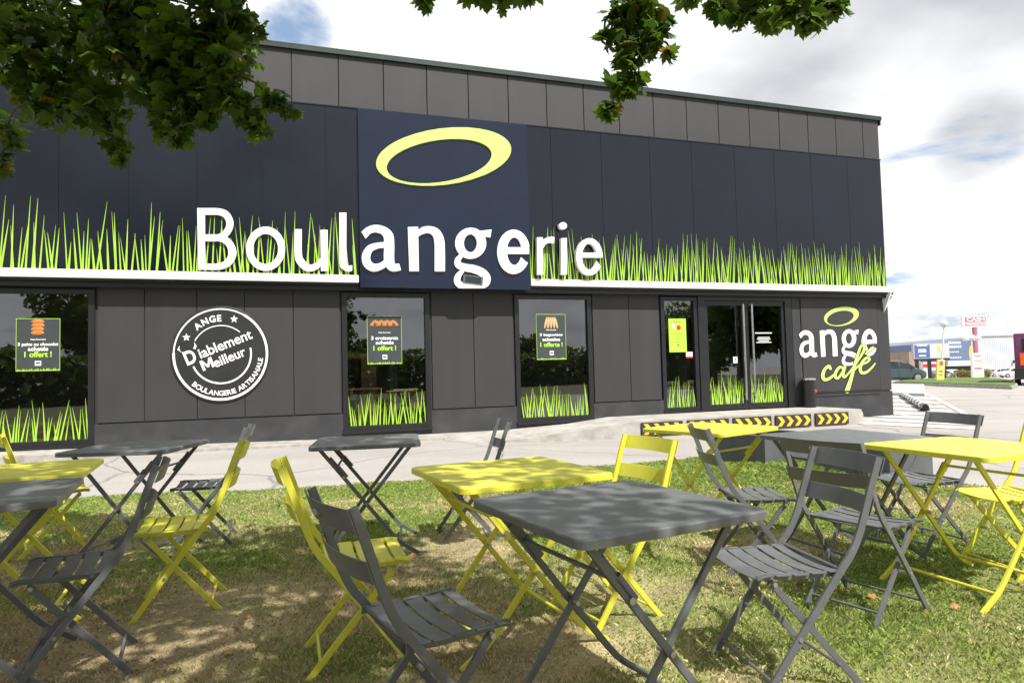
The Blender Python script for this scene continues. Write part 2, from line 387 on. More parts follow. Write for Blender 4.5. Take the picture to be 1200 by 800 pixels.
openings = [(-9.4, -6.67, .24, 2.60), (-3.03, -1.53, .24, 2.60), (.05, 1.59, .24, 2.60), (3.10, 6.25, .28, 2.62)]
core = MB(); x = SL
for a, b, z0, z1 in openings:
    core.box(x, a, 0.0, .25, -.3, 5.6); core.box(a, b, 0, .25, -.3, z0-.005); core.box(a, b, 0, .25, z1+.005, 5.6); x = b
core.box(x, SRt, 0, .25, -.3, 5.6)
core.box(SRt-.25, SRt, .25, 12, -.3, 6.7); core.box(SL, SL+.25, .25, 12, -.3, 6.7); core.box(SL+.25, SRt-.25, 11.75, 12, -.3, 6.7)
core.box(SL, SRt, 0.001, .25, 5.602, 6.7)
core.build('wall', M['wallcore'], B)
rf = MB(); rf.box(SL+.25, SRt-.25, .25, 11.75, 6.3, 6.5); rf.build('roof', M['wallcore'], B)
# lower cladding panels
cl = None
def panels(nm, edges, z0, z1, o=.03, gap=.012, m='clad'):
    for a, b in zip(edges[:-1], edges[1:]): q = MB(); q.box(a+gap/2, b-gap/2, -o, -.002, z0, z1, 0, c=.004); q.build(nm, M[m], B)
panels('cladding_panel', [-14, -13.2, -12.4, -11.6, -10.8, -10.1, -9.43], .575, 2.72)
panels('cladding_panel', [-6.64, -6.0, -5.26, -4.56, -3.81, -3.06], .575, 2.72)
panels('cladding_panel', [-1.50, -.73, .02], .575, 2.72)
panels('cladding_panel', [1.62, 2.40, 3.07], .575, 2.72)
panels('cladding_panel', [6.27, 6.49], .32, 2.70, o=.05); panels('cladding_panel', [8.60, 8.93], .575, 2.70, o=.05)
for a, b in ((-14, -9.40), (-6.67, -3.03), (-1.53, .05), (1.59, 3.10), (6.27, 8.945)): pl = MB(); pl.box(a, b, -.045, -.002, -.3, .555, c=.004); pl.build('plinth', M['plinth'], B)
for a, b in ((-9.40, -6.67), (-3.03, -1.53), (.05, 1.59)): pl = MB(); pl.box(a+.002, b-.002, -.040, -.002, -.3, .215); pl.build('plinth', M['plinth'], B)
# lintel channel under the fascia
li = MB(); li.box(SL, 8.93, -.16, -.055, 2.625, 2.70, c=.004); li.box(SL, 8.93, -.21, -.04, 2.702, 2.742)
li.build('lintel', M['frame'], B)
# parapet cladding
pr = MB(); k = -4
ed = [-3.80+.7666*i for i in range(-14, 17)]
ed = [e for e in ed if SL < e < 8.6]+[8.93]
panels('parapet_panel', ed, 5.55, 6.76, o=.035, gap=.016, m='clad_up')
fl = MB(); fl.box(SL-.05, 8.99, -.085, .34, 6.765, 6.79); fl.box(SL-.05, 8.99, -.085, -.055, 6.70, 6.763); fl.box(8.96, 8.99, -.055, 12, 6.60, 6.763)
fl.build('roof_flashing', M['flash'], B)
# fascia band: seams between glossy panels
fm = [-14, -12.3, -11.3, -10.3, -9.2, -8.1, -7.09, -6.17, -5.22, -4.27, -3.27, -2.5, -.3, .77, 1.80, 2.85, 3.80, 4.82, 5.80, 6.76, 7.75, 8.70]
fa = MB()
fa.box(SL, 8.70, -.235, -.036, 2.745, 5.68)
for a, b in zip(fm[:-1], fm[1:]): fa.box(a+.003, b-.003, -.25, -.236, 2.75, 5.70, c=.002)
fa.build('fascia', M['fascia'], B)
fc = MB(); fc.box(SL, 8.71, -.262, -.0365, 5.702, 5.722); fc.build('fascia_cap', M['fascia'], B)
st = MB()
for a, b in ((SL, -2.765), (.295, 8.76)): st.box(a, b, -.30, -.252, 2.755, 2.865, c=.006); st.box(a, b, -.30, -.215, 2.744, 2.7535)
st.add([(8.765, -.30, 2.865), (9.02, -.22, 2.84), (8.765, -.30, 2.755), (8.99, -.16, 2.76), (8.80, -.05, 2.30), (8.765, .3, 2.865), (9.02, .3, 2.84), (8.80, .3, 2.30)],
       [(0, 1, 3, 2), (0, 5, 6, 1), (1, 6, 7, 4), (1, 4, 3), (2, 3, 4), (0, 2, 4, 7, 5), (5, 7, 6)])
st.build('white_trim', M['white'], B)

# printed grass blades
def blades(mb, x0, x1, z0, o, n, hmin, hmax, w0, avoid=(), lean=.11, curve=.02, seed=1, m=0):
    r = random.Random(seed); x = x0; k = 0; step = (x1-x0)/n
    for i in range(n):
        cx = x0+(i+.5+r.uniform(-.5, .5))*step
        if any(a-.02 < cx < b+.02 for a, b in avoid): continue
        h = r.uniform(hmin, hmax)*(1 if r.random() < .75 else .7); le = r.choice((-1, 1))*r.uniform(.02, lean)*h; w = w0*r.uniform(.7, 1.25)
        bx = cx-le*.5; y = -(o+.0006*(i % 9)+.0002*(i % 3)); cv = r.uniform(-1, 1)*curve*h
        V = []
        for t, kk in ((0, 1), (.35, .85), (.7, .45), (.9, .22), (1, .10)):
            px = bx+le*t+cv*math.sin(math.pi*t)
            px0 = min(max(px-w*kk/2, x0-.0), x1); px1 = min(max(px+w*kk/2, x0), x1)
            V += [(px0, y, z0+h*t), (px1, y, z0+h*t)]
        mb.add(V, [(2*j, 2*j+1, 2*j+3, 2*j+2) for j in range(4)], m)
for g0, g1, gn, h0, h1, w_, sd_ in ((-14, -2.78, 200, .52, 1.06, .026, 3), (.30, 8.69, 196, .50, .98, .023, 4)):
    gb = MB(); blades(gb, g0, g1, 2.872, .2535, gn, h0, h1, w_, seed=sd_, lean=.13, curve=.0); gb.build('grass_graphic', M['lime'], B, smooth=0)

# windows
def window(s0, s1, z0, z1, mull=(), seed=1, nb=26, name='window'):
    f = MB(); fr = .085
    f.box(s0, s1, -.05, .12, z0, z0+.10, c=.004); f.box(s0, s1, -.05, .12, z1-.07, z1, c=.004)
    f.box(s0, s0+fr, -.048, .118, z0+.10, z1-.07, c=.004); f.box(s1-fr, s1, -.048, .118, z0+.10, z1-.07, c=.004)
    for q in mull: f.box(q-.04, q+.04, -.045, .115, z0+.10, z1-.07, c=.004)
    w = f.build(name, M['frame'], B)
    sl = MB(); sl.box(s0-.01, s1+.01, -.085, -.0505, z0-.02, z0+.03, c=.004)
    for q in (.18, .5, .82): sl.box(s0+(s1-s0)*q-.03, s0+(s1-s0)*q+.03, -.056, -.0515, z0+.055, z0+.066)
    sl.build('sill', M['frame'], w)
    p = MB(); p.add([(s0+fr-.01, .004, z0+.09), (s1-fr+.01, .004, z0+.09), (s1-fr+.01, .004, z1-.06), (s0+fr-.01, .004, z1-.06)], [(0, 1, 2, 3)]); p.build('pane', M['glass'], w)
    g = MB(); blades(g, s0+fr+.01, s1-fr-.01, z0+.105, .003, int(nb*.9), .34, .62, .021, seed=seed, lean=.2, curve=.008); g.build('grass_sticker', M['lime'], w, smooth=0)
    return w
window(-9.4, -6.67, .24, 2.60, seed=11, nb=62)
window(-3.03, -1.53, .24, 2.60, seed=12, nb=34)
window(.05, 1.59, .24, 2.60, seed=13, nb=36)
window(3.10, 3.94, .30, 2.60, seed=14, nb=18)
# door frame and double doors
df = MB(); df.box(3.945, 4.10, -.07, .12, .30, 2.62, c=.004); df.box(6.08, 6.25, -.07, .12, .30, 2.62, c=.004); df.box(4.10, 6.08, -.07, .12, 2.535, 2.62, c=.004)
df.build('door_frame', M['frame'], B)
def door(s0, s1, hx, seed):
    f = MB(); fr = .075
    f.box(s0, s1, -.04, .03, .31, .42, c=.004); f.box(s0, s1, -.04, .03, 2.44, 2.53, c=.004)
    f.box(s0, s0+fr, -.039, .029, .42, 2.44, c=.004); f.box(s1-fr, s1, -.039, .029, .42, 2.44, c=.004)
    for q in (.15, .85): f.box(s0+(s1-s0)*q-.03, s0+(s1-s0)*q+.03, -.046, -.0405, .385, .397)
    w = f.build('door', M['frame'], B)
    p = MB(); p.add([(s0+fr-.01, .002, .41), (s1-fr+.01, .002, .41), (s1-fr+.01, .002, 2.45), (s0+fr-.01, .002, 2.45)], [(0, 1, 2, 3)]); p.build('pane', M['glass'], w)
    h = MB(); h.cyl((hx, -.12, .50), (hx, -.12, 2.46), .021, 14)
    for z in (.62, 2.34): h.cyl((hx, -.12, z), (hx, -.04, z), .012, 10)
    h.build('handle', M['steel'], w)
    g = MB(); blades(g, s0+fr+.01, s1-fr-.01, .425, .005, 30, .36, .64, .021, seed=seed, lean=.2, curve=.008); g.build('grass_sticker', M['lime'], w, smooth=0)
    return w
door(4.105, 5.085, 4.99, 21); dR = door(5.09, 6.075, 5.20, 22)
nt_ = MB()
for z, w in ((1.86, .42), (1.77, .30), (1.735, .34), (1.70, .26), (1.665, .38)): nt_.box(5.56-w/2, 5.56+w/2, -.0062, -.0042, z, z+(.016 if z < 1.8 else .022))
nt_.build('white_notice_lines', M['white'], dR, smooth=0)
# interior room seen through the glass
it = MB(); it.box(SL+.26, SRt-.26, 4.2, 4.3, .2, 2.95); it.build('interior_wall', M['interior'], B)
it = MB(); it.box(SL+.26, SRt-.26, .252, 4.199, .12, .24); it.build('interior_floor', M['tile'], B)
it = MB(); it.box(SL+.26, SRt-.26, .252, 4.199, 2.90, 2.99); it.build('interior_ceiling', M['interior'], B)
it = MB(); it.box(-2.2, -2.06, .30, .42, .24, 2.9); it.build('interior_column', M['black'], B)

# ------------------------------------------------------------------ sign board with the halo
S = fthing('sign_board', -1.23, .29, 4.2, 'tall navy sign board with a tilted lime halo above the white lettering', 'sign')
b = FB(-1.23, .29, 4.2); b.box(-2.745, .275, -.33, -.253, 2.655, 5.69, c=.004); b.build('board', M['board'], S)
def halo(mp, o, t, parent, off, m):
    # two tilted off-centre ellipses, as measured
    f = Fld(0, 1200, 0, 600, 5.0); f.U(f.ell(598, 292, 530.5, 220, -R(7.2))); f.S(f.ell(563, 328, 413.9, 164.5, -R(8.6)))
    mb = FB(*off); flat(mb, [[mp(x, y) for x, y in lp] for lp in f.loops()], o, t); return mb.build('halo', m, parent, smooth=0)
halo(lambda x, y: fac(430+x/6.667, 140+y/6.667, .345), .3315, .03, S, (-1.23, .29, 4.2), M['halo'])

# ------------------------------------------------------------------ white letters, one mesh each
def glyph(fn, sc, ox, oy, o_front):
    """draw in enlarged photo pixels, then lay the outline on the facade plane"""
    x0, x1, y0, y1, draw = fn
    f = Fld(x0, x1, y0, y1, 2.0); draw(f)
    return [[fac(ox+x/sc, oy+y/sc, o_front) for x, y in L] for L in f.loops()]
def dB(f):
    f.U(f.poly([(66, 82), (121, 84), (121, 515), (73, 515)]))
    f.U(f.stroke([(95, 106), (215, 108), (272, 132), (297, 192), (272, 255), (210, 291), (95, 291)], [47, 47, 50, 50, 48, 45, 45]))
    f.U(f.stroke([(95, 291), (225, 294), (288, 328), (314, 395), (290, 458), (225, 492), (95, 494)], [45, 46, 50, 57, 52, 44, 42]))
    f.S(f.poly([(0, 60), (400, 60), (400, 83), (0, 79)])); f.S(f.poly([(40, 60), (66, 60), (73, 530), (40, 530)]))
def do(f): f.U(f.ell(548, 368, 137, 155)); f.S(f.ell(548, 370, 88, 106))
def du(f):
    f.U(f.stroke([(777, 210), (777, 400), (795, 460), (845, 502), (905, 490), (955, 440)], [50, 52, 54, 50, 42, 38]))
    f.U(f.poly([(933, 236), (984, 236), (986, 524), (937, 524)])); f.S(f.poly([(730, 150), (820, 150), (820, 231), (730, 231)]))
def dl(f):
    f.U(f.stroke([(1091, 90), (1091, 440), (1102, 488), (1128, 508), (1156, 502)], [50, 50, 46, 42, 36]))
    f.S(f.poly([(1050, 60), (1140, 60), (1140, 115), (1050, 115)])); f.S(f.poly([(1157, 470), (1180, 470), (1180, 560), (1157, 560)]))
def da(f):
    f.U(f.stroke([(178, 300), (215, 266), (270, 252), (330, 268), (368, 310), (374, 380), (374, 500), (400, 553), (462, 552)], [60, 56, 58, 62, 76, 80, 80, 64, 52]))
    f.U(f.stroke([(365, 378), (290, 384), (225, 408), (194, 465), (205, 525), (250, 556), (310, 545), (365, 505)], [44, 44, 56, 66, 66, 62, 52, 46]))
    f.S(f.poly([(130, 290), (160, 282), (187, 324), (175, 345), (130, 330)])); f.S(f.poly([(140, 200), (158, 200), (158, 620), (140, 620)])); f.S(f.poly([(452, 525), (520, 500), (520, 600), (470, 590)]))
def dn(f):
    f.U(f.poly([(520, 240), (600, 238), (606, 585), (532, 585)]))
    f.U(f.stroke([(590, 300), (640, 266), (695, 262), (742, 288), (766, 350), (770, 460), (770, 640)], [34, 52, 56, 68, 78, 80, 80]))
    f.S(f.poly([(700, 586), (840, 586), (840, 700), (700, 700)]))
def dg(f):
    f.U(f.ell(190, 330, 109, 109)); f.S(f.ell(188, 330, 46, 63))
    f.U(f.poly([(235, 246), (337, 233), (328, 289), (282, 282)]))
    f.U(f.stroke([(122, 418), (99, 448), (105, 482), (150, 500), (215, 512), (272, 537), (302, 575), (285, 617), (200, 632), (118, 622), (95, 592), (105, 555), (132, 525)], [30, 40, 48, 52, 56, 58, 56, 52, 36, 44, 46, 40, 26]))
    f.U(f.poly([(95, 625), (305, 620), (290, 645), (105, 645)])); f.S(f.poly([(60, 646), (350, 646), (350, 700), (60, 700)]))
def de(f):
    f.U(f.ell(492, 390, 115, 156)); f.S(f.ell(497, 386, 52, 97)); f.U(f.poly([(430, 358), (598, 358), (598, 405), (430, 405)]))
    f.S(f.poly([(539, 405), (640, 405), (640, 520), (574, 456), (547, 440)])); f.S(f.poly([(601, 200), (650, 200), (650, 600), (601, 600)]))
def dr(f):
    f.U(f.poly([(657, 288), (697, 288), (700, 550), (660, 550)])); f.U(f.stroke([(682, 365), (705, 325), (742, 306), (790, 310)], [28, 36, 40, 46]))
    f.S(f.poly([(780, 270), (820, 270), (820, 350), (776, 340)]))
def di(f): f.U(f.poly([(825, 295), (866, 293), (868, 550), (828, 550)])); f.U(f.ell(840, 207, 27, 25))
def de2(f):
    f.U(f.ell(1025, 425, 93, 131)); f.S(f.ell(1025, 424, 52, 92)); f.U(f.poly([(960, 396), (1116, 396), (1116, 430), (960, 430)]))
    f.S(f.poly([(1062, 430), (1150, 430), (1150, 540), (1100, 488), (1076, 455)]))
GL = [('B', (40, 360, 60, 540, dB), 6, 220, 230, 0), ('o', (390, 710, 190, 550, do), 6, 220, 230, 0), ('u', (730, 1010, 190, 550, du), 6, 220, 230, 0), ('l', (1050, 1180, 80, 560, dl), 6, 220, 230, 0),
      ('a', (130, 490, 200, 620, da), 6.667, 400, 230, 1), ('n', (500, 830, 210, 620, dn), 6.667, 400, 230, 1), ('g', (50, 360, 200, 680, dg), 6, 520, 230, 1), ('e', (360, 620, 210, 570, de), 6, 520, 230, 1),
      ('r', (640, 800, 270, 570, dr), 6, 520, 230, 0), ('i', (800, 890, 170, 570, di), 6, 520, 230, 0), ('e', (910, 1140, 280, 570, de2), 6, 520, 230, 0)]
LT = fthing('shop_lettering', -1.2, .37, 3.0, 'large raised white letters reading Boulangerie across the navy band', 'lettering')
small = {}
for ch, fn, sc, ox, oy, onb in GL:
    L = glyph(fn, sc, ox, oy, .295 if ch in 'Boul' else .375)
    mb = FB(-1.2, .37, 3.0); flat(mb, L, .335 if onb else (.255 if ch in 'Bu' or ch in 'l' or (ch == 'o') else .285), .04 if onb else (.04 if ch in 'Boul' else .09)); mb.build('letter', M['letter'], LT, smooth=30)
    if onb: small[ch] = L
bx = fthing('spotlight', fac(554, 328, .36)[0], .36, fac(554, 328, .36)[1], 'small dark grey box lamp sitting in the lower loop of the big letter g', 'lamp')
p0 = fac(541, 333, .36); p1 = fac(564, 322, .36); mb = MB(); w, h = (p1[0]-p0[0])/2, (p1[1]-p0[1])/2
mb.box(-w, w, -.03, .02, -h*.85, h*.85, c=.006); q = mb.build('housing', M['planter'], bx); q.rotation_euler = (0, -R(-6), 0)
mb = MB(); mb.box(-w*.8, w*.8, -.036, -.031, -h*.6, h*.6, c=.002); q2 = mb.build('lens', M['carglass'], bx); q2.rotation_euler = (0, R(6), 0)

# ------------------------------------------------------------------ round badge
bc = (-4.905, 1.59); RX = .728; RZ = .765
BD = fthing('round_badge', bc[0], .03, bc[1], 'round black badge with white ring lettering fixed to the grey wall panels', 'sign')
OFF = (bc[0], .03, bc[1])
f = FB(*OFF); V = []
f.lathe([(1, 0), (1, .02), (.985, .026)], n=72)
f.v = [(bc[0]+x*RX, -(.031+z), bc[1]+y*RZ) for x, y, z in f.v]; f.build('disc', M['disc'], BD)
def ringarc(mb, r0, r1, a0, a1, o, t=.003):
    n = max(8, int(abs(a1-a0)/3)); L = [(math.cos(R(a0+(a1-a0)*i/n))*r1, math.sin(R(a0+(a1-a0)*i/n))*r1) for i in range(n+1)]+[(math.cos(R(a0+(a1-a0)*(n-i)/n))*r0, math.sin(R(a0+(a1-a0)*(n-i)/n))*r0) for i in range(n+1)]
    V = [(x, -(o+k*t), y) for k in (0, 1) for x, y in L]; N = len(L); m2 = n+1
    Fc = []
    for k in (0, 1):
        for i in range(n): Fc.append((k*N+i, k*N+i+1, k*N+N-2-i, k*N+N-1-i))
    for i in range(N): Fc.append((i, (i+1) % N, N+(i+1) % N, N+i))
    mb.add(V, Fc)
def unit(mb): mb.v = [(bc[0]+x*RX, y, bc[1]+z*RZ) for x, y, z in mb.v]
rg = FB(*OFF); ringarc(rg, .925, .955, 60, 178, .0575); ringarc(rg, .915, .965, 178, 420, .0575)
ringarc(rg, .585, .605, 50, 152, .0575); ringarc(rg, .59, .625, 204, 372, .0575); unit(rg); rg.build('ring', M['letter'], BD, smooth=0)
def btext(fn):
    q = FB(*OFF); fn(q); unit(q); q.build('text_line', M['letter'], BD, smooth=0)
btext(lambda tx: arc_text(tx, 'ANGE', 0, 0, .685, R(112), .135, .0575, bold=.035))
btext(lambda tx: arc_text(tx, 'BOULANGERIE ARTISANALE', 0, 0, .862, R(290), .105, .0575, bold=.022, inside=True, track=.72))
for a, r in ((70, .775), (153, .775)):
    tx = FB(*OFF)
    L = [(math.cos(R(a))*r+math.cos(R(90+36*i))*(.085 if i % 2 == 0 else .036), math.sin(R(a))*r+math.sin(R(90+36*i))*(.085 if i % 2 == 0 else .036)) for i in range(10)]
    flat(tx, [L], .0575, .003); unit(tx); tx.build('star', M['letter'], BD, smooth=0)
t = R(21.5); tx = FB(*OFF)
put_text(tx, 'D', -.62, -.055, .22, .29, o=.0575, depth=.003, bold=.03, rot=t)
put_text(tx, 'iablement', .085, .215, 1.14, .215, o=.0575, depth=.003, bold=.016, rot=t)
def meil(q, part=1):
    u = Vector((math.cos(t), math.sin(t))); w = Vector((-math.sin(t), math.cos(t))); c0 = Vector((-.31, -.325))-u*.055
    Mx = [(0, 0), (.055, 0), (.055, .14), (.105, .035), (.145, .035), (.195, .14), (.195, 0), (.25, 0), (.25, .215), (.19, .215), (.125, .085), (.06, .215), (0, .215)]
    if part == 1: flat(q, [[tuple(c0+u*x+w*y) for x, y in Mx]], .0575, .003)
    if part == 2: put_text(q, 'eilleur', .165, -.065, .68, .205, o=.0575, depth=.003, bold=.016, rot=t)
btext(meil); btext(lambda q: meil(q, 2))
for hx, hz, sg in ((-.80, .10, -1), (-.56, .17, 1)):
    flat(tx, [[(hx, hz-.05), (hx+.03*sg, hz+.02), (hx+.02*sg, hz+.09), (hx+.07*sg, hz+.0), (hx+.05, hz-.06)]], .0575, .003)
unit(tx); tx.build('text_line', M['letter'], BD, smooth=0)

# ------------------------------------------------------------------ cafe sign panel
CP = fthing('cafe_sign', 7.55, .05, 1.5, 'dark wall panel reading ange café under a small lime halo right of the doors', 'sign')
OC = (7.55, .05, 1.5)
b = FB(*OC); b.box(6.50, 8.59, -.062, -.004, .50, 2.695, c=.004); b.build('panel', M['clad'], CP)
b = FB(*OC); b.box(6.50, 8.59, -.075, -.0625, .565, .60); b.build('ledge', M['frame'], CP)
zx, zy = 5.333, 5.333
def cf(x, y): return fac(920+x/zx, 340+y/zy, .07)
allp = [p for L in small.values() for l in L for p in l]
gx0 = min(p[0] for p in allp); gx1 = max(p[0] for p in allp); top = max(p[1] for l in small['a'] for p in l); bot = min(p[1] for l in small['g'] for p in l)
t0 = cf(86, 250); t1 = cf(582, 470); kx = (t1[0]-t0[0])/(gx1-gx0); kz = (t0[1]-cf(420, 470)[1])/(top-bot)
for ch in 'ange':
    tx = FB(*OC); flat(tx, [[(t0[0]+(x-gx0)*kx, t0[1]+(z-top)*kz) for x, z in L] for L in small[ch]], .0630, .003); tx.build('letter', M['letter'], CP, smooth=0)
halo(lambda x, y: cf(245+(x-70)*217/1055, 103+(y-65)*121/455), .0630, .003, CP, OC, M['halo'])
def cafe(f, e=0):
    S_ = lambda p, w: f.U(f.stroke(p, [q+e for q in w]))
    S_([(284, 490), (275, 474), (250, 492), (236, 528), (244, 556), (275, 552), (318, 518)], [16, 17, 19, 21, 21, 17, 11])
    S_([(366, 488), (342, 480), (318, 510), (314, 540), (332, 548), (356, 515), (372, 480)], [14, 15, 18, 18, 15, 12, 15])
    S_([(374, 480), (362, 525), (372, 542), (400, 515), (428, 478)], [17, 17, 14, 10, 9])
    S_([(428, 478), (465, 425), (494, 372), (492, 343), (474, 352), (452, 410), (432, 480), (412, 555), (388, 628)], [10, 12, 17, 15, 14, 16, 18, 22, 30])
    S_([(432, 500), (462, 470), (508, 452), (528, 432), (514, 420), (486, 445), (470, 485), (478, 514), (508, 512), (540, 486), (562, 458)], [10, 11, 12, 14, 14, 17, 19, 19, 16, 12, 9])
    S_([(503, 397), (546, 362)], [9, 20])
for e, nm, m, o, tt in ((9, 'script_outline', M['black'], .0662, .001), (0, 'script', M['halo'], .0675, .002)):
    f = Fld(200, 600, 320, 660, 2.0); cafe(f, e); tx = FB(*OC)
    flat(tx, [[cf(*p) for p in L] for L in f.loops()], o, tt); tx.build(nm, m, CP, smooth=0)

# ------------------------------------------------------------------ posters
def poster(s0, s1, z0, z1, lines, pic, label, o=.002):
    cs, cz = (s0+s1)/2, (z0+z1)/2; w, h = s1-s0, z1-z0
    P = fthing('poster', cs, o, cz, label, 'poster', 'offer posters hung in the windows'); OO = (cs, o, cz)
    b = FB(*OO); b.box(s0, s1, -o, -o+.004, z0, z1); b.build('sheet', M['poster'], P)
    b = FB(*OO); t = .007; k = .0012
    for q in ((s0, s1, z1-t, z1), (s0, s0+t*.8, z0+t, z1-t), (s1-t*.8, s1, z0+t, z1-t)): b.box(q[0], q[1], -o-k, -o-.0004, q[2], q[3])
    r = random.Random(int(s0*100)); n = 30
    for i in range(n):
        x = s0+w*(i+.5)/n; b.add([(x-w/n*.5, -o-k-.0001*i, z0), (x+w/n*.5, -o-k-.0001*i, z0), (x+r.uniform(-.01, .01), -o-k-.0001*i, z0+r.uniform(.02, .05))], [(0, 1, 2)])
    b.build('border', M['poster_g'], P, smooth=0)
    b = FB(*OO); k = .0055
    for body, fz, fw, hh, col in lines:
        q = FB(*OO); put_text(q, body, cs, z0+h*fz, w*fw, hh, o=o+.0015, depth=.002, bold=.03); q.build('text_line', [M['letter'], M['poster_g']][col], P, smooth=0)
    b.box(cs-.04, cs+.04, -o-.0035, -o-.0005, z0+h*.10, z0+h*.19, 0, c=.001); b.box(cs-.03, cs+.03, -o-.0045, -o-.0037, z0+h*.135, z0+h*.165, 2)
    b.build('emblem', [M['letter'], M['poster_g'], M['poster']], P, smooth=0)
    b = FB(*OO); zz = z1-h*.16
    if pic == 'stack':
        for i in range(4): b.ball((cs+r.uniform(-.01, .01), -o-.002, z1-.05-.055*i), .085, .010, .036, 14)
    elif pic == 'croissant':
        for i in range(4):
            x = cs-w*.26+w*.17*i
            for j in range(5): b.ball((x-.06+.03*j, -o-.002-.001*j, zz-.02+.05*math.sin(math.pi*j/4)), .035, .009, .03, 8)
    else:
        for i in range(5):
            a = R(90+(i-2)*8); x = cs+(i-2)*.05
            b.sweep([(x+math.cos(a)*q*(-1), -o-.004, zz-.02-q) for q in (-.10, -.05, 0, .06, .11)], [(.008*math.cos(j), .022*math.sin(j)) for j in np.linspace(0, 5.2, 7)], (0, 1, 0), scale=[.5, 1, 1.1, 1, .4])
    b.build('picture', M['loaf'] if pic == 'baguette' else M['bread'], P)
    return P
poster(-7.69, -7.13, 1.38, 2.16, [('3 pains au chocolat', .50, .92, .062, 0), ('achetés', .42, .46, .062, 0), ('1 offert !', .315, .62, .085, 1), ('Pause Gourmand', .60, .34, .022, 0)], 'stack', 'dark poster with a stack of pains au chocolat in the leftmost window')
poster(-2.61, -2.02, 1.38, 2.21, [('3 croissants', .54, .78, .062, 0), ('achetés', .445, .52, .062, 0), ('1 offert !', .33, .66, .085, 1), ('Pause Gourmand', .655, .34, .022, 0)], 'croissant', 'dark poster with a row of croissants in the window under the letter a')
poster(.48, 1.07, 1.40, 2.25, [('3 baguettes', .54, .78, .062, 0), ('achetées', .445, .60, .062, 0), ('1 offerte !', .33, .76, .085, 1), ('Pause Gourmand', .655, .34, .022, 0)], 'baguette', 'dark poster with fanned baguettes in the window below the letter e')
P = fthing('notice', 3.49, .004, 1.84, 'plain lime green paper notice stuck to the narrow window beside the doors', 'notice'); OO = (3.49, .004, 1.84)
b = FB(*OO); b.box(3.29, 3.69, -.006, -.002, 1.50, 2.17); b.build('sheet', M['poster_g'], P)
b = FB(*OO); b.ball((3.52, -.008, 1.99), .05, .002, .055, 10); b.ball((3.40, -.008, 2.02), .035, .002, .045, 10, 1)
for i, z in enumerate((2.10, 1.87, 1.81, 1.76, 1.70)): b.box(3.49-.09+.01*i, 3.49+.09-.012*i, -.0075, -.0065, z, z+.006, 2)
b.box(3.48, 3.51, -.0075, -.0065, 1.62, 1.65, 2); b.build('print', [M['red'], M['white'], M['poster']], P, smooth=0)
for s, z, w, h, lb in ((3.74, 1.44, .15, .12, 'small white sticker with a red base stuck beside the lime notice'), (4.83, 1.32, .10, .13, 'small white square sticker on the left glass door by its handle')):
    P = fthing('sticker', s, .012, z, lb, 'sticker'); b = MB(); b.box(-w/2, w/2, .001, .003, -h/2, h/2); b.build('sheet', M['white'], P)
    b = MB(); b.box(-w/2, w/2, -.0005, .0008, -h/2, -h/4) if s < 4 else b.box(-w*.2, w*.2, -.0005, .0008, -h*.1, h*.2); b.build('print', M['red'], P)

# things inside seen through the middle window
t = fthing('wooden_shelf', -2.9, -1.2, .24, 'pale wooden shelf unit inside the window under the letter l', 'shelf'); b = MB()
b.box(-.6, .75, 0, .5, 1.28, 1.36, c=.004); b.build('shelf_board', M['wood'], t); b = MB()
for x in (-.58, .3): b.box(x, x+.28, .02, .48, 0, 1.275, c=.004)
b.build('side_panel', M['wood'], t)
t = fthing('pendant_lamp', -3.05, -1.0, 2.05, 'small round green pendant lamp inside the window left of the croissant poster', 'lamp')
b = MB(); b.ball((0, 0, 0), .09); b.build('shade', M['poster_g'], t); b = MB(); b.cyl((0, 0, .08), (0, 0, .86), .006, 6); b.build('cord', M['black'], t)
t = fthing('cafe_table', -2.75, -.8, .24, 'pale topped cafe table inside the window under the letter l', 'table')
b = MB(); b.box(-.45, .45, -.35, .35, .70, .73, c=.006); b.build('tabletop', M['wood'], t); b = MB(); b.cyl((0, 0, .02), (0, 0, .70), .03, 12); b.lathe([(.25, 0), (.25, .012), (.04, .02)]); b.build('leg', M['dark'], t)

# ashtray bin by the door
t = fthing('ashtray_bin', 6.47, .22, .29, 'slim black ashtray bin with a steel lid standing at the right of the doors', 'bin')
b = MB(); b.lathe([(.125, 0), (.135, .01), (.135, .56), (.12, .565)], n=28); b.build('body', M['frame'], t)
b = MB(); b.lathe([(.145, .57), (.148, .59), (.14, .61), (.05, .618)], n=28); b.build('lid', M['steel'], t)
b = MB(); b.ball((.07, -.12, .34), .035, .012, .035, 10); b.build('sticker', M['red'], t)

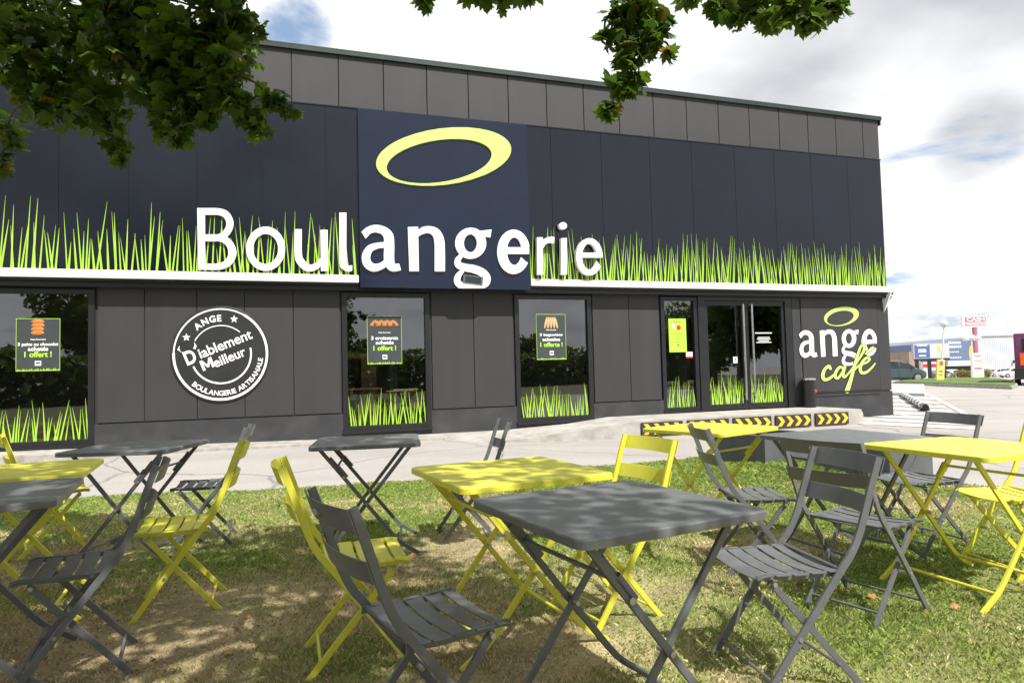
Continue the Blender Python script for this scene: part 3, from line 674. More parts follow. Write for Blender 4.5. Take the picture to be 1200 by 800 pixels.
# ------------------------------------------------------------------ ground
def gmat():
    def b(nt, out):
        N, L = nt.nodes, nt.links
        p = N.new('ShaderNodeBsdfPrincipled'); p.inputs['Roughness'].default_value = .88; p.inputs['Specular IOR Level'].default_value = .3
        tc = N.new('ShaderNodeTexCoord')
        def nz(sc, de=5, ro=.6):
            n = N.new('ShaderNodeTexNoise'); n.inputs['Scale'].default_value = sc; n.inputs['Detail'].default_value = de; n.inputs['Roughness'].default_value = ro; L.new(tc.outputs['Object'], n.inputs['Vector']); return n
        def ramp(src, *st):
            r = N.new('ShaderNodeValToRGB'); e = r.color_ramp.elements; e[0].position, e[0].color = st[0][0], (*st[0][1], 1); e[1].position, e[1].color = st[-1][0], (*st[-1][1], 1)
            for q in st[1:-1]: x = e.new(q[0]); x.color = (*q[1], 1)
            L.new(src, r.inputs[0]); return r
        big = ramp(nz(.35, 6).outputs['Fac'], (.3, (.36, .335, .315)), (.7, (.43, .402, .378)))
        fine = ramp(nz(90, 3).outputs['Fac'], (.35, (.62, .62, .62)), (.65, (1.12, 1.12, 1.12)))
        vo = N.new('ShaderNodeTexVoronoi'); vo.inputs['Scale'].default_value = 140; L.new(tc.outputs['Object'], vo.inputs['Vector'])
        m1 = N.new('ShaderNodeMix'); m1.data_type = 'RGBA'; m1.blend_type = 'MULTIPLY'; m1.inputs['Factor'].default_value = .8
        L.new(big.outputs[0], m1.inputs['A']); L.new(fine.outputs[0], m1.inputs['B'])
        # streaky patches along the lane
        mp = N.new('ShaderNodeMapping'); mp.inputs['Rotation'].default_value = (0, 0, -TH); mp.inputs['Scale'].default_value = (.12, 1.3, 1); L.new(tc.outputs['Object'], mp.inputs['Vector'])
        st = N.new('ShaderNodeTexNoise'); st.inputs['Scale'].default_value = 1.0; st.inputs['Detail'].default_value = 6; L.new(mp.outputs[0], st.inputs['Vector'])
        sr = ramp(st.outputs['Fac'], (.36, (.80, .79, .78)), (.60, (1.06, 1.06, 1.06)))
        m2 = N.new('ShaderNodeMix'); m2.data_type = 'RGBA'; m2.blend_type = 'MULTIPLY'; m2.inputs['Factor'].default_value = .35
        L.new(m1.outputs['Result'], m2.inputs['A']); L.new(sr.outputs[0], m2.inputs['B']); ds = N.new('ShaderNodeTexNoise'); ds.inputs['Scale'].default_value = 1.1; ds.inputs['Detail'].default_value = 5; L.new(tc.outputs['Object'], ds.inputs['Vector'])
        av = N.new('ShaderNodeMix'); av.data_type = 'VECTOR'; av.inputs['Factor'].default_value = .30; L.new(tc.outputs['Object'], av.inputs['A']); L.new(ds.outputs['Color'], av.inputs['B'])
        ve = N.new('ShaderNodeTexVoronoi'); ve.feature = 'DISTANCE_TO_EDGE'; ve.inputs['Scale'].default_value = .42; L.new(av.outputs['Result'], ve.inputs['Vector'])
        ck = N.new('ShaderNodeMapRange'); ck.inputs['From Min'].default_value = .003; ck.inputs['From Max'].default_value = .009; ck.inputs['To Min'].default_value = .55; L.new(ve.outputs['Distance'], ck.inputs[0])
        m3 = N.new('ShaderNodeMix'); m3.data_type = 'RGBA'; m3.blend_type = 'MULTIPLY'; m3.inputs['Factor'].default_value = .8; L.new(m2.outputs['Result'], m3.inputs['A']); L.new(ck.outputs[0], m3.inputs['B'])
        L.new(m3.outputs['Result'], p.inputs['Base Color'])
        bp = N.new('ShaderNodeBump'); bp.inputs['Strength'].default_value = .6; bp.inputs['Distance'].default_value = .006; L.new(vo.outputs['Distance'], bp.inputs['Height']); L.new(bp.outputs[0], p.inputs['Normal'])
        L.new(p.outputs[0], out.inputs['Surface'])
    return shader_mat('pale_asphalt', b)
M['asphalt'] = gmat()
M['paint'] = mat('road_paint', (.68, .67, .65), .7, col2=(.45, .43, .41), scale=2.5, detail=8)
def lawnmat():
    def b(nt, out):
        N, L = nt.nodes, nt.links
        p = N.new('ShaderNodeBsdfPrincipled'); p.inputs['Roughness'].default_value = .95; p.inputs['Specular IOR Level'].default_value = .1
        tc = N.new('ShaderNodeTexCoord')
        n = N.new('ShaderNodeTexNoise'); n.inputs['Scale'].default_value = 40; n.inputs['Detail'].default_value = 6; n.inputs['Roughness'].default_value = .7; L.new(tc.outputs['Object'], n.inputs['Vector'])
        r = N.new('ShaderNodeValToRGB'); e = r.color_ramp.elements; e[0].position = .35; e[0].color = (.14, .11, .06, 1); e[1].position = .7; e[1].color = (.48, .39, .23, 1)
        L.new(n.outputs[0], r.inputs[0])
        at_ = N.new('ShaderNodeAttribute'); at_.attribute_name = 'Col'
        mx = N.new('ShaderNodeMix'); mx.data_type = 'RGBA'; mx.inputs['Factor'].default_value = .45; L.new(r.outputs[0], mx.inputs['A']); L.new(at_.outputs['Color'], mx.inputs['B'])
        L.new(mx.outputs['Result'], p.inputs['Base Color'])
        bp = N.new('ShaderNodeBump'); bp.inputs['Strength'].default_value = 1; bp.inputs['Distance'].default_value = .02; L.new(n.outputs[0], bp.inputs['Height']); L.new(bp.outputs[0], p.inputs['Normal'])
        L.new(p.outputs[0], out.inputs['Surface'])
    return shader_mat('lawn_soil', b)
M['lawn'] = lawnmat()
xs = [-600, -200, -80, -40, -25]+list(np.arange(-16, 16.1, .8))+[20, 26, 33, 42, 55, 80, 120, 200, 400, 900]
ys = [-300, -100, -40, -20, -8, -4, 0, 2, 4]+list(np.arange(5, 18.1, .5))+[20, 24, 28, 30, 33, 36, 40, 45, 50, 56, 63, 70, 80, 90, 100, 110, 120, 150, 220, 500, 1500]
mb = MB(); nx = len(xs); mb.v = [(x, y, G(x, y)) for y in ys for x in xs]
mb.f = [(j*nx+i, j*nx+i+1, (j+1)*nx+i+1, (j+1)*nx+i) for j in range(len(ys)-1) for i in range(nx-1)]; mb.m = [0]*len(mb.f)
tag(mb.build('ground', M['asphalt'], smooth=60), kind='structure')
# building floor pad is inside the walls; lawn sheet
edge = [(-14, 6.2), (-9, 6.5), (-6, 6.75), (-4.4, 6.85), (-2.7, 7.05), (-1.4, 7.25), (-.2, 7.7), (1.2, 8.15), (2.3, 8.6), (3.2, 8.6), (3.75, 7.6), (4.25, 6.3), (5.0, 5.5), (7, 4.2), (10, 2.0), (14, -2)]
ed_x = np.array([e[0] for e in edge]); ed_y = np.array([e[1] for e in edge])
def edge_y(x):
    return np.interp(x, ed_x, ed_y)+.05*np.sin(x*3.1)+.03*np.sin(x*7.7+1)+.02*np.sin(x*17.3)
def vnoise(x, y, sc, seed=0):
    x = np.asarray(x)*sc+seed*17.3; y = np.asarray(y)*sc+seed*9.1
    xi = np.floor(x).astype(int); yi = np.floor(y).astype(int); fx = x-xi; fy = y-yi; fx = fx*fx*(3-2*fx); fy = fy*fy*(3-2*fy)
    def h(a, b): q = np.sin(a*127.1+b*311.7+seed*74.7)*43758.5453; return q-np.floor(q)
    return (h(xi, yi)*(1-fx)+h(xi+1, yi)*fx)*(1-fy)+(h(xi, yi+1)*(1-fx)+h(xi+1, yi+1)*fx)*fy
def dry(x, y):
    n = .5*vnoise(x, y, 1.1, 1)+.3*vnoise(x, y, 2.7, 2)+.2*vnoise(x, y, 6.5, 3)
    d = 2.0*(n-.5)+.30
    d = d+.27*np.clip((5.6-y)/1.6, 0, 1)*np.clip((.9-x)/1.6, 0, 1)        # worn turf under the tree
    d = d+.12*np.clip((5.0-y)/2, 0, 1)-.25*np.clip((y-5.6)/1.0, 0, 1)
    return np.clip(d, 0, 1)
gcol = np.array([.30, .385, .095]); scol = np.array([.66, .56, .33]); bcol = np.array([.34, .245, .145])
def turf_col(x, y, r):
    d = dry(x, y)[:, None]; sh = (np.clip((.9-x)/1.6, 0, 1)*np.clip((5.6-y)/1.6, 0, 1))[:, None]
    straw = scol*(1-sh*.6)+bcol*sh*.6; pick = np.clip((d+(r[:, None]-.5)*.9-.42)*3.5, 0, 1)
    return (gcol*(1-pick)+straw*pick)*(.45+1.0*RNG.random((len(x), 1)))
gx = np.arange(-14, 14.01, .2); rows = 62
V = []; cols = []
for j in range(rows):
    t = j/(rows-1)
    for x in gx: y = -3+(edge_y(x)+3)*t; V.append((x, y, .012*math.sin(3*x)*math.sin(2.3*y)+.012 if t < 1 else -.004))
me = bpy.data.meshes.new('lawn'); n = len(gx)
me.from_pydata(V, [], [(j*n+i, j*n+i+1, (j+1)*n+i+1, (j+1)*n+i) for j in range(rows-1) for i in range(n-1)])
ca = me.color_attributes.new('Col', 'FLOAT_COLOR', 'POINT'); A = np.array(V); c = turf_col(A[:, 0], A[:, 1], np.full(len(V), .5))
ca.data.foreach_set('color', np.c_[c, np.ones(len(c))].astype(np.float32).ravel()); me.materials.append(M['lawn'])
me.polygons.foreach_set('use_smooth', [True]*len(me.polygons))
o = bpy.data.objects.new('lawn', me); COL.objects.link(o); tag(o, kind='structure')

def grass_mesh(name, x, y, hgt, wid, col, z0=0.008, lay=.5):
    n = len(x); a = RNG.random(n)*2*np.pi; b = RNG.random(n)*2*np.pi; ln = hgt*lay*RNG.random(n)
    dx, dy = np.cos(a)*wid/2, np.sin(a)*wid/2
    V = np.empty((n, 4, 3), np.float32)
    V[:, 0] = np.c_[x-dx, y-dy, np.full(n, z0)]; V[:, 1] = np.c_[x+dx, y+dy, np.full(n, z0)]
    V[:, 2] = np.c_[x+dx*.7+np.cos(b)*ln*.4, y+dy*.7+np.sin(b)*ln*.4, z0+hgt*.6]; V[:, 3] = np.c_[x+np.cos(b)*ln*1.3, y+np.sin(b)*ln*1.3, z0+hgt*(1-.25*lay)]
    me = bpy.data.meshes.new(name); me.vertices.add(n*4); me.vertices.foreach_set('co', V.ravel())
    idx = np.arange(n)[:, None]*4+np.array([0, 1, 2, 0, 2, 3]); me.loops.add(n*6); me.loops.foreach_set('vertex_index', idx.ravel().astype(np.int32))
    me.polygons.add(n*2); me.polygons.foreach_set('loop_start', np.arange(0, n*6, 3, dtype=np.int32)); me.update(calc_edges=True)
    ca = me.color_attributes.new('Col', 'FLOAT_COLOR', 'POINT'); ca.data.foreach_set('color', np.repeat(np.c_[col, np.ones(n)], 4, 0).astype(np.float32).ravel())
    me.materials.append(M['grass']); o = bpy.data.objects.new(name, me); COL.objects.link(o); return o
NB = 760000
y = 1.2+RNG.random(NB)**.62*7.6; x = (RNG.random(NB)*2-1)*(y*.86+.3)
k = (y < edge_y(x)) & (x < 13); x, y = x[k], y[k]
d = dry(x, y); fresh = np.clip((y-5.3)/1.2, 0, 1)
k = RNG.random(len(x)) < 1-.25*d; x, y, d, fresh = x[k], y[k], d[k], fresh[k]
hg = (.016+.022*RNG.random(len(x))+.020*fresh*RNG.random(len(x)))*(1-.30*d); wd = .0015+.00048*y
nearpl = np.exp(-(((x-3.1)/1.0)**2+((y-7.3)/.7)**2)); hg = hg*(1+2.2*nearpl)
tag(grass_mesh('grass', x, y, hg, wd, turf_col(x, y, RNG.random(len(x))), lay=.75), 'short mown lawn grass, green with dry straw patches under the chairs', 'grass', kind='stuff')

vb = MB(); vb.add([(-70, -60, .010), (70, -60, .010), (70, -3.0, .010), (-70, -3.0, .010)], [(0, 1, 2, 3)])
M['verge'] = mat('verge_grass', (.10, .13, .04), .95, col2=(.12, .09, .05), scale=.5, bump=1, bscale=12, dist=.05)
tag(vb.build('verge', M['verge']), kind='structure')
# pavement along the wall, door platform, chevrons
def fpoly(mb, top, zb):                       # top: [(s,o,z)], extruded down to zb
    n = len(top); V = [tuple(W(s, o, z)) for s, o, z in top]+[tuple(W(s, o, zb)) for s, o, z in top]
    mb.add(V, [tuple(range(n)), tuple(range(2*n-1, n-1, -1))]+[(i, (i+1) % n, n+(i+1) % n, n+i) for i in range(n)])
mb = MB()
ss = np.linspace(-14, -1.4, 24); rr = random.Random(5)
for a, b in zip(ss[:-1], ss[1:]):
    za, zb_ = .235-.09*sstep(-9, -2, a), .235-.09*sstep(-9, -2, b)
    oo = .50+rr.uniform(-.012, .012); fpoly(mb, [(a, .046, za+.0), (b, .046, zb_), (b, oo, zb_-.035), (a, oo, za-.035)], -.2)
tag(mb.build('pavement', M['kerbstone']), kind='structure')
mb = MB()
T = [(-1.4, .02), (-.2, .10), (1.0, .20), (1.85, .285), (3.0, .29), (6.75, .29)]
for (a, za), (b, zb_) in zip(T[:-1], T[1:]):
    oa = 1.28 if a > -1 else .9; ob = 1.28
    wa = max(za, .145); wb = max(zb_, .145)
    fpoly(mb, [(a, .046, wa), (b, .046, wb), (b, ob, zb_), (a, oa, za)], -.2)
fpoly(mb, [(6.75, .046, .29), (6.80, .046, .27), (6.80, 1.28, .20), (6.75, 1.28, .29)], -.2); fpoly(mb, [(6.80, .3, .14), (7.2, .5, .05), (7.2, 1.26, .05), (6.80, 1.28, .14)], -.2)
tag(mb.build('platform', M['concrete'], smooth=0), kind='structure')
cp = [(1.88, 2.70), (2.80, 3.66), (3.76, 4.59), (4.69, 5.50), (5.61, 6.40)]
wh = ['leftmost of the row on the platform edge', 'second from the left on the platform edge', 'middle one of the five on the platform edge', 'second from the right on the platform edge', 'rightmost, at the platform corner']
for i, (a, b_) in enumerate(cp):
    t = fthing('chevron_board', (a+b_)/2, 1.285, .14, 'yellow chevron board, '+wh[i], 'hazard board', 'chevron panels on the platform edge')
    w = (b_-a)/2; mb = MB(); mb.box(-w, w, -.035, -.002, -.115, .115, c=.006); mb.build('backing', M['chev_b'], t)
    mb = MB(); nc = 4; cw = 2*w/nc*.97
    for q in range(nc):
        x = -w+.035+q*cw; a1 = .085; th = cw*.42; hh = .092
        mb.add([(x, -.0365, hh), (x+th, -.0365, hh), (x+th+a1, -.0365, 0), (x+a1, -.0365, 0), (x+th, -.0365, -hh), (x, -.0365, -hh)], [(0, 1, 2, 3), (3, 2, 4, 5)])
    mb.build('chevron', M['chev_y'], t, smooth=0)

# zebra hatching to the right of the building
mb = MB()
def gquad(P, dz=.008): mb.add([(p[0], p[1], G(p[0], p[1])+dz) for p in P], [tuple(range(len(P)))])
o_ = Vector((8.3, 13.0)); ax = Vector((.56, .83)); bx_ = Vector((.93, -.37))
def gp(u, v, z=0):
    r = ray(u, v); t = (z-CAMH)/r[2]; return (r[0]*t, r[1]*t)
for i in range(9):
    u0, v0 = 1040-6*0, 458+i*4.6; wv = 2.0+.10*i
    P = [gp(1000, v0-1.2), gp(1086+i*7, v0+3.2+i*.35), gp(1089+i*7, v0+3.2+i*.35+wv), gp(1000, v0+wv-1.0)]; gquad(P, .008)
gquad([gp(1083, 461), gp(1088, 461), gp(1140, 488), gp(1132, 488)], .012)
for (u0, v0, u1, v1, w) in ((1000, 487, 1022, 493, 2.6), (1000, 478, 1060, 486, 2.2)): gquad([gp(u0, v0), gp(u1, v1), gp(u1+8, v1+w), gp(u0, v0+w)], .013)
tag(mb.build('road_markings', M['paint'], smooth=0), kind='structure')

# ------------------------------------------------------------------ planters
def planter(x, y, rz, label):
    t = tag(empty('planter', (x, y, 0), rz), label, 'planter', 'square grey planters at the lawn edge')
    s = .375; mb = MB()
    for a, b, c, d in ((-s, s, -s, -s+.045), (-s, s, s-.045, s), (-s, -s+.045, -s+.045, s-.045), (s-.045, s, -s+.045, s-.045)): mb.box(a, b, c, d, -.05, .40, c=.008)
    mb.build('box', M['planter'], t)
    mb = MB(); n = 10; rr = random.Random(3)
    V = [(-s+.046+(2*s-.092)*i/n, -s+.046+(2*s-.092)*j/n, .31+rr.uniform(-.015, .02)) for j in range(n+1) for i in range(n+1)]
    mb.add(V, [(j*(n+1)+i, j*(n+1)+i+1, (j+1)*(n+1)+i+1, (j+1)*(n+1)+i) for j in range(n) for i in range(n)]); mb.build('soil', M['soil'], t)
def plc(cx, cy, rz):                           # near corner to centre
    c, s = math.cos(rz), math.sin(rz); return cx+.375*c-.375*s, cy+.375*s+.375*c
planter(*plc(2.80, 7.50, R(30)), R(30), 'low grey square planter behind the folded dark chair, beside the far yellow table')
planter(*plc(3.60, 6.45, R(30)), R(30), 'low grey square planter behind the dark table, nearer the right edge of the lawn')

# ------------------------------------------------------------------ folding furniture
SEG = [(-.302, .835), (-.268, .74), (-.235, .64), (-.212, .575), (-.193, .53), (-.167, .485), (-.135, .445), (-.098, .398), (.05, .20), (.194, .0)]
def make_chair(c, label):
    m = M[c]; root = tag(empty('folding_chair'), label, 'chair', ('charcoal' if c == 'dark' else 'yellow')+' folding chairs on the lawn')
    for s in (1, -1):
        b = MB(); y = s*.197
        b.bar([(x, y, z) for x, z in SEG], .013, .027, (0, 1, 0))
        b.cyl((.045, y+s*.010, .205), (.045, y-s*.05, .205), .008, 10, 1); b.build('front_leg', [m, M['bolt']], root)
        b = MB(); y = s*.168
        b.bar([(.135, y, .405), (.11, y, .38), (.045, y, .30*1.0), (-.216, y, .0)], .013, .025, (0, 1, 0))
        b.cyl((.125, y+s*.022, .40), (.125, y-s*.012, .40), .009, 10, 1); b.build('rear_leg', [m, M['bolt']], root)
    b = MB(); b.tube([(.150, -.19, .060), (.150, .19, .060)], .0065, 8); b.build('front_stretcher', m, root)
    b = MB(); b.tube([(-.168, -.162, .058), (-.168, .162, .058)], .0065, 8); b.build('rear_stretcher', m, root)
    b = MB()
    for s in (1, -1): b.bar([(-.150, s*.180, .428), (-.05, s*.180, .421), (.06, s*.180, .423), (.16, s*.180, .430), (.19, s*.18, .424)], .006, .022)
    b.tube([(-.135, -.197, .435), (-.135, .197, .435)], .007, 8); b.tube([(.135, -.17, .405), (.135, .17, .405)], .0065, 8)
    for i in range(5):
        x0 = -.140+i*.069; n = 8
        for half in (0,):
            V = []
            for j in range(n+1):
                t = -1+2*j/n; y = t*.200; z = .4365-.013*(1-t*t)-.004*(1-abs(2*(i-1.9)/4))
                for kx, xx in enumerate((x0, x0+.018, x0+.040, x0+.057)):
                    zz = z-(.0+(.012 if (i == 4 and kx == 3) else (.004 if i == 4 and kx == 2 else 0)))
                    V += [(xx, y, zz), (xx, y, zz-.0035)]
            Fc = []
            for j in range(n):
                for kx in range(3):
                    a = (j*4+kx)*2; q = ((j+1)*4+kx)*2; Fc += [(a, a+2, q+2, q), (a+1, q+1, q+3, a+3)]
                a = j*8; q = (j+1)*8; Fc += [(a, q, q+1, a+1), (a+6, a+7, q+7, q+6)]
            for j in (0, n):
                for kx in range(3): a = (j*4+kx)*2; Fc.append((a, a+1, a+3, a+2))
            b.add(V, Fc)
    b.build('seat', m, root)
    for (z0, z1) in ((.766, .833), (.625, .689)):
        b = MB(); n = 12; V = []
        def px(z): return np.interp(z, [.575, .64, .74, .835], [-.212, -.235, -.268, -.302])-.0165
        for j in range(n+1):
            t = -1+2*j/n; y = t*.207; bow = -.030*(1-t*t)
            for z in (z0, (z0+z1)/2, z1): V += [(px(z)+bow, y, z), (px(z)+bow-.004, y, z)]
        Fc = []
        for j in range(n):
            for q in (0, 2):
                a = j*6+q; d = a+6; Fc += [(a, a+2, d+2, d), (a+1, d+1, d+3, a+3)]
            a = j*6; d = a+6; Fc += [(a, d, d+1, a+1), (a+4, a+5, d+5, d+4)]
        for j in (0, n): a = j*6; Fc += [(a, a+1, a+3, a+2), (a+2, a+3, a+5, a+4)]
        b.add(V, Fc)
        b.build('back_slat', m, root)
    return root
def make_table(c, label):
    m = M[c]; root = tag(empty('folding_table'), label, 'table', ('charcoal' if c == 'dark' else 'yellow')+' folding tables on the lawn')
    a = .355; r = .045; bm = bmesh.new(); P = []
    for cx, cy, a0 in ((a-r, a-r, 0), (-a+r, a-r, 90), (-a+r, -a+r, 180), (a-r, -a+r, 270)):
        for k in range(7): P.append((cx+r*math.cos(R(a0+15*k)), cy+r*math.sin(R(a0+15*k))))
    b = MB(); n = len(P); rings = []
    def ring(off, z): return [(x*(1-off/a), y*(1-off/a), z) for x, y in P]
    V = []
    for off, z in ((.010, .7410), (.004, .7400), (.0008, .7365), (0, .7320), (0, .7140), (.003, .7125), (.006, .7140), (.006, .7280)): V += ring(off, z)
    Fc = [tuple(range(n))]
    for k in range(7): Fc += [(k*n+i, k*n+(i+1) % n, (k+1)*n+(i+1) % n, (k+1)*n+i) for i in range(n)]
    Fc.append(tuple(range(7*n, 8*n))); b.add(V, Fc); b.build('tabletop', m, root, smooth=14)
    for s in (1, -1):
        b = MB(); y = s*.272; b.bar([(-.292, y, .716), (-.25, y, .665), (0, y, .352), (.165, y, .147), (.20, y, .108), (.235, y, .078), (.335, y, .012)], .014, .024)
        b.cyl((0, y+s*.012, .352), (0, y-s*.055, .352), .009, 10, 1); b.build('leg', [m, M['bolt']], root)
        b = MB(); y = s*.250; b.bar([(.290, y, .714), (.25, y, .665), (0, y, .352), (-.165, y, .147), (-.20, y, .108), (-.235, y, .078), (-.335, y, .012)], .014, .024)
        b.build('leg', m, root)
        b = MB(); b.bar([(-.185, s*.266, .602), (-.125, s*.266, .527)], .026, .034, c=.3); b.bar([(-.235, s*.262, .655), (-.165, s*.262, .568)], .008, .036)
        b.cyl((-.14, s*.28, .53), (-.14, s*.285, .53), .011, 10, 1); b.build('latch', [m, M['bolt']], root)
        b = MB(); b.box(-.30, .30, s*.262-.012, s*.262+.012, .7142, .7275); b.build('rail', m, root)
    for x, z in ((.222, .086), (-.222, .086)):
        yy = .265 if x > 0 else .243; b = MB(); b.tube([(x, -yy, z), (x, yy, z)], .0085, 8); b.build('crossbar', m, root)
    b = MB(); b.tube([(-.185, -.262, .592), (-.185, .262, .592)], .0075, 8); b.build('crossbar', m, root)
    return root
TB = [('dark', .314, 2.225, 27.7, 'nearest charcoal table, dappled with leaf shade in the middle of the lawn'),
      ('yellow', -.037, 3.053, 25.3, 'yellow table just behind the large charcoal table in the middle'),
      ('yellow', 2.361, 3.502, 199.8, 'bright sunlit yellow table at the right edge of the photo'),
      ('dark', -1.019, 4.635, 10.0, 'empty charcoal table standing alone below the second window'),
      ('dark', -2.60, 4.62, 182.0, 'far charcoal table behind the left yellow one, closest to the leftmost window'),
      ('yellow', -2.592, 3.473, 23.9, 'shaded yellow table cut by the left edge of the photo'),
      ('dark', -2.221, 2.724, 24.9, 'charcoal table corner cut by the left edge, in front of the shaded yellow one'),
      ('yellow', 1.44, 4.93, 128.0, 'far yellow table by the kerb with its legs showing, behind the back-facing chair'),
      ('dark', 2.026, 4.138, 19.8, 'charcoal table behind the sunlit yellow table on the right')]
CHS = [('dark', -.284, 2.113, 32.2, 'nearest charcoal chair at the bottom centre with its back to the left'),
       ('yellow', -.677, 2.878, 18.6, 'yellow chair directly behind the nearest charcoal chair, facing right'),
       ('yellow', -1.776, 3.543, 200.0, 'single yellow chair in profile on bare turf facing left'),
       ('dark', -1.837, 2.808, 206.2, 'charcoal chair at the lower left drawn up to the cut-off charcoal table'),
       ('dark', -2.264, 4.878, 196.6, 'far charcoal chair half hidden behind the backrest of the lone yellow chair'),
       ('dark', -.371, 4.85, 191.2, 'small far charcoal chair peeping above the middle yellow table'),
       ('yellow', .413, 3.263, 207.2, 'yellow chair tucked between the middle yellow table and the large charcoal one'),
       ('dark', 1.396, 3.967, -1.1, 'slim charcoal chair seen from its side in front of the far yellow table, facing right'),
       ('dark', 1.014, 2.624, 189.0, 'charcoal chair drawn up to the right side of the large charcoal table'),
       ('dark', 1.675, 3.279, 32.3, 'charcoal chair with a yellow badge on its backrest facing the sunlit yellow table'),
       ('dark', 2.627, 4.372, 194.2, 'charcoal chair behind the sunlit yellow table, against the pale road'),
       ('yellow', 2.80, 3.78, 186.0, 'yellow chair at the right edge half under the sunlit yellow table'),
       ('yellow', -3.28, 4.783, 38.0, 'yellow chair behind the tables at the far left, only its back and legs showing')]
protos = {}; placed = []
for kind, make, lst in (('t', make_table, TB), ('c', make_chair, CHS)):
    for c, x, y, rz, lb in lst:
        if (kind, c) not in protos: o = protos[(kind, c)] = make(c, lb); 
        else: o = copy_tree(protos[(kind, c)])
        o.location = (x, y, .006); o.rotation_euler = (0, 0, R(rz)); o['label'] = lb
        placed.append((o, lb))
for o, lb in placed:
    if 'yellow badge' in lb or 'nearest charcoal chair at' in lb:
        b = MB(); n = 20; V = [(x, .026*math.cos(2*math.pi*i/n), .798+.010*math.sin(2*math.pi*i/n)) for x in (-.348, -.3385) for i in range(n)]
        b.add(V, [tuple(range(n)), tuple(range(n, 2*n))]+[(i, (i+1) % n, n+(i+1) % n, n+i) for i in range(n)]); b.build('badge', M['badge_y'] if 'yellow badge' in lb else M['bolt'], o)

# ------------------------------------------------------------------ beyond the building
isl = [gp(1046, 450.3), gp(1075, 451.2), gp(1110, 453), gp(1150, 454.6), gp(1186, 456.2), gp(1193, 454), gp(1191, 450), gp(1175, 445.5), gp(1150, 442.5), gp(1120, 441.3), gp(1085, 442.5), gp(1060, 445.5)]
def slab(name, P, h, m, inset=0, kind='structure'):
    c = np.mean(P, 0); mb = MB(); P2 = [c+(np.array(p)-c)*(1-inset) for p in P]; n = len(P)
    V = [(p[0], p[1], G(*p)+h) for p in P2]+[(p[0], p[1], G(*p)-.2) for p in P]
    mb.add(V, [tuple(range(n)), tuple(range(2*n-1, n-1, -1))]+[(i, (i+1) % n, n+(i+1) % n, n+i) for i in range(n)])
    return tag(mb.build(name, m, smooth=0), kind=kind)
M['isgrass'] = mat('island_grass', (.13, .19, .04), .95, col2=(.06, .11, .02), scale=2.5, bump=1, bscale=9, dist=.08)
slab('kerb', isl, .12, M['kerbstone']); slab('island', isl, .16, M['isgrass'], inset=.035)
blk = [gp(1000, 451.5), gp(1083, 452.5), gp(1083.5, 464), gp(1000, 462)]
slab('footpath', blk, .10, mat('pale_paving', (.55, .54, .52), .8, var=.12, scale=.8, bump=.3, bscale=8))

# striped rail lying by the hatching
p0 = Vector((*gp(1057, 464), .10)); p1 = Vector((*gp(1085, 482), .10)); L = (p1-p0).length
t = tag(empty('striped_kerb_rail', p0, math.atan2((p1-p0).y, (p1-p0).x)), 'low black and white striped rail beside the white hatching right of the building', 'rail')
mb = MB(); mb.tube([(0, 0, 0), (L, 0, 0)], .075, 12, side=(0, 1, 0)); mb.build('bar', M['frame'], t)
mb = MB()
for i in range(9): mb.tube([(L*(i+.25)/9.5, 0, 0), (L*(i+.75)/9.5, 0, 0)], .082, 12, side=(0, 1, 0))
mb.build('white_stripe', M['white'], t); mb = MB()
for x in (.3, L-.3): mb.box(x-.1, x+.1, -.1, .1, -.1, -.05)
mb.build('foot', M['frame'], t)

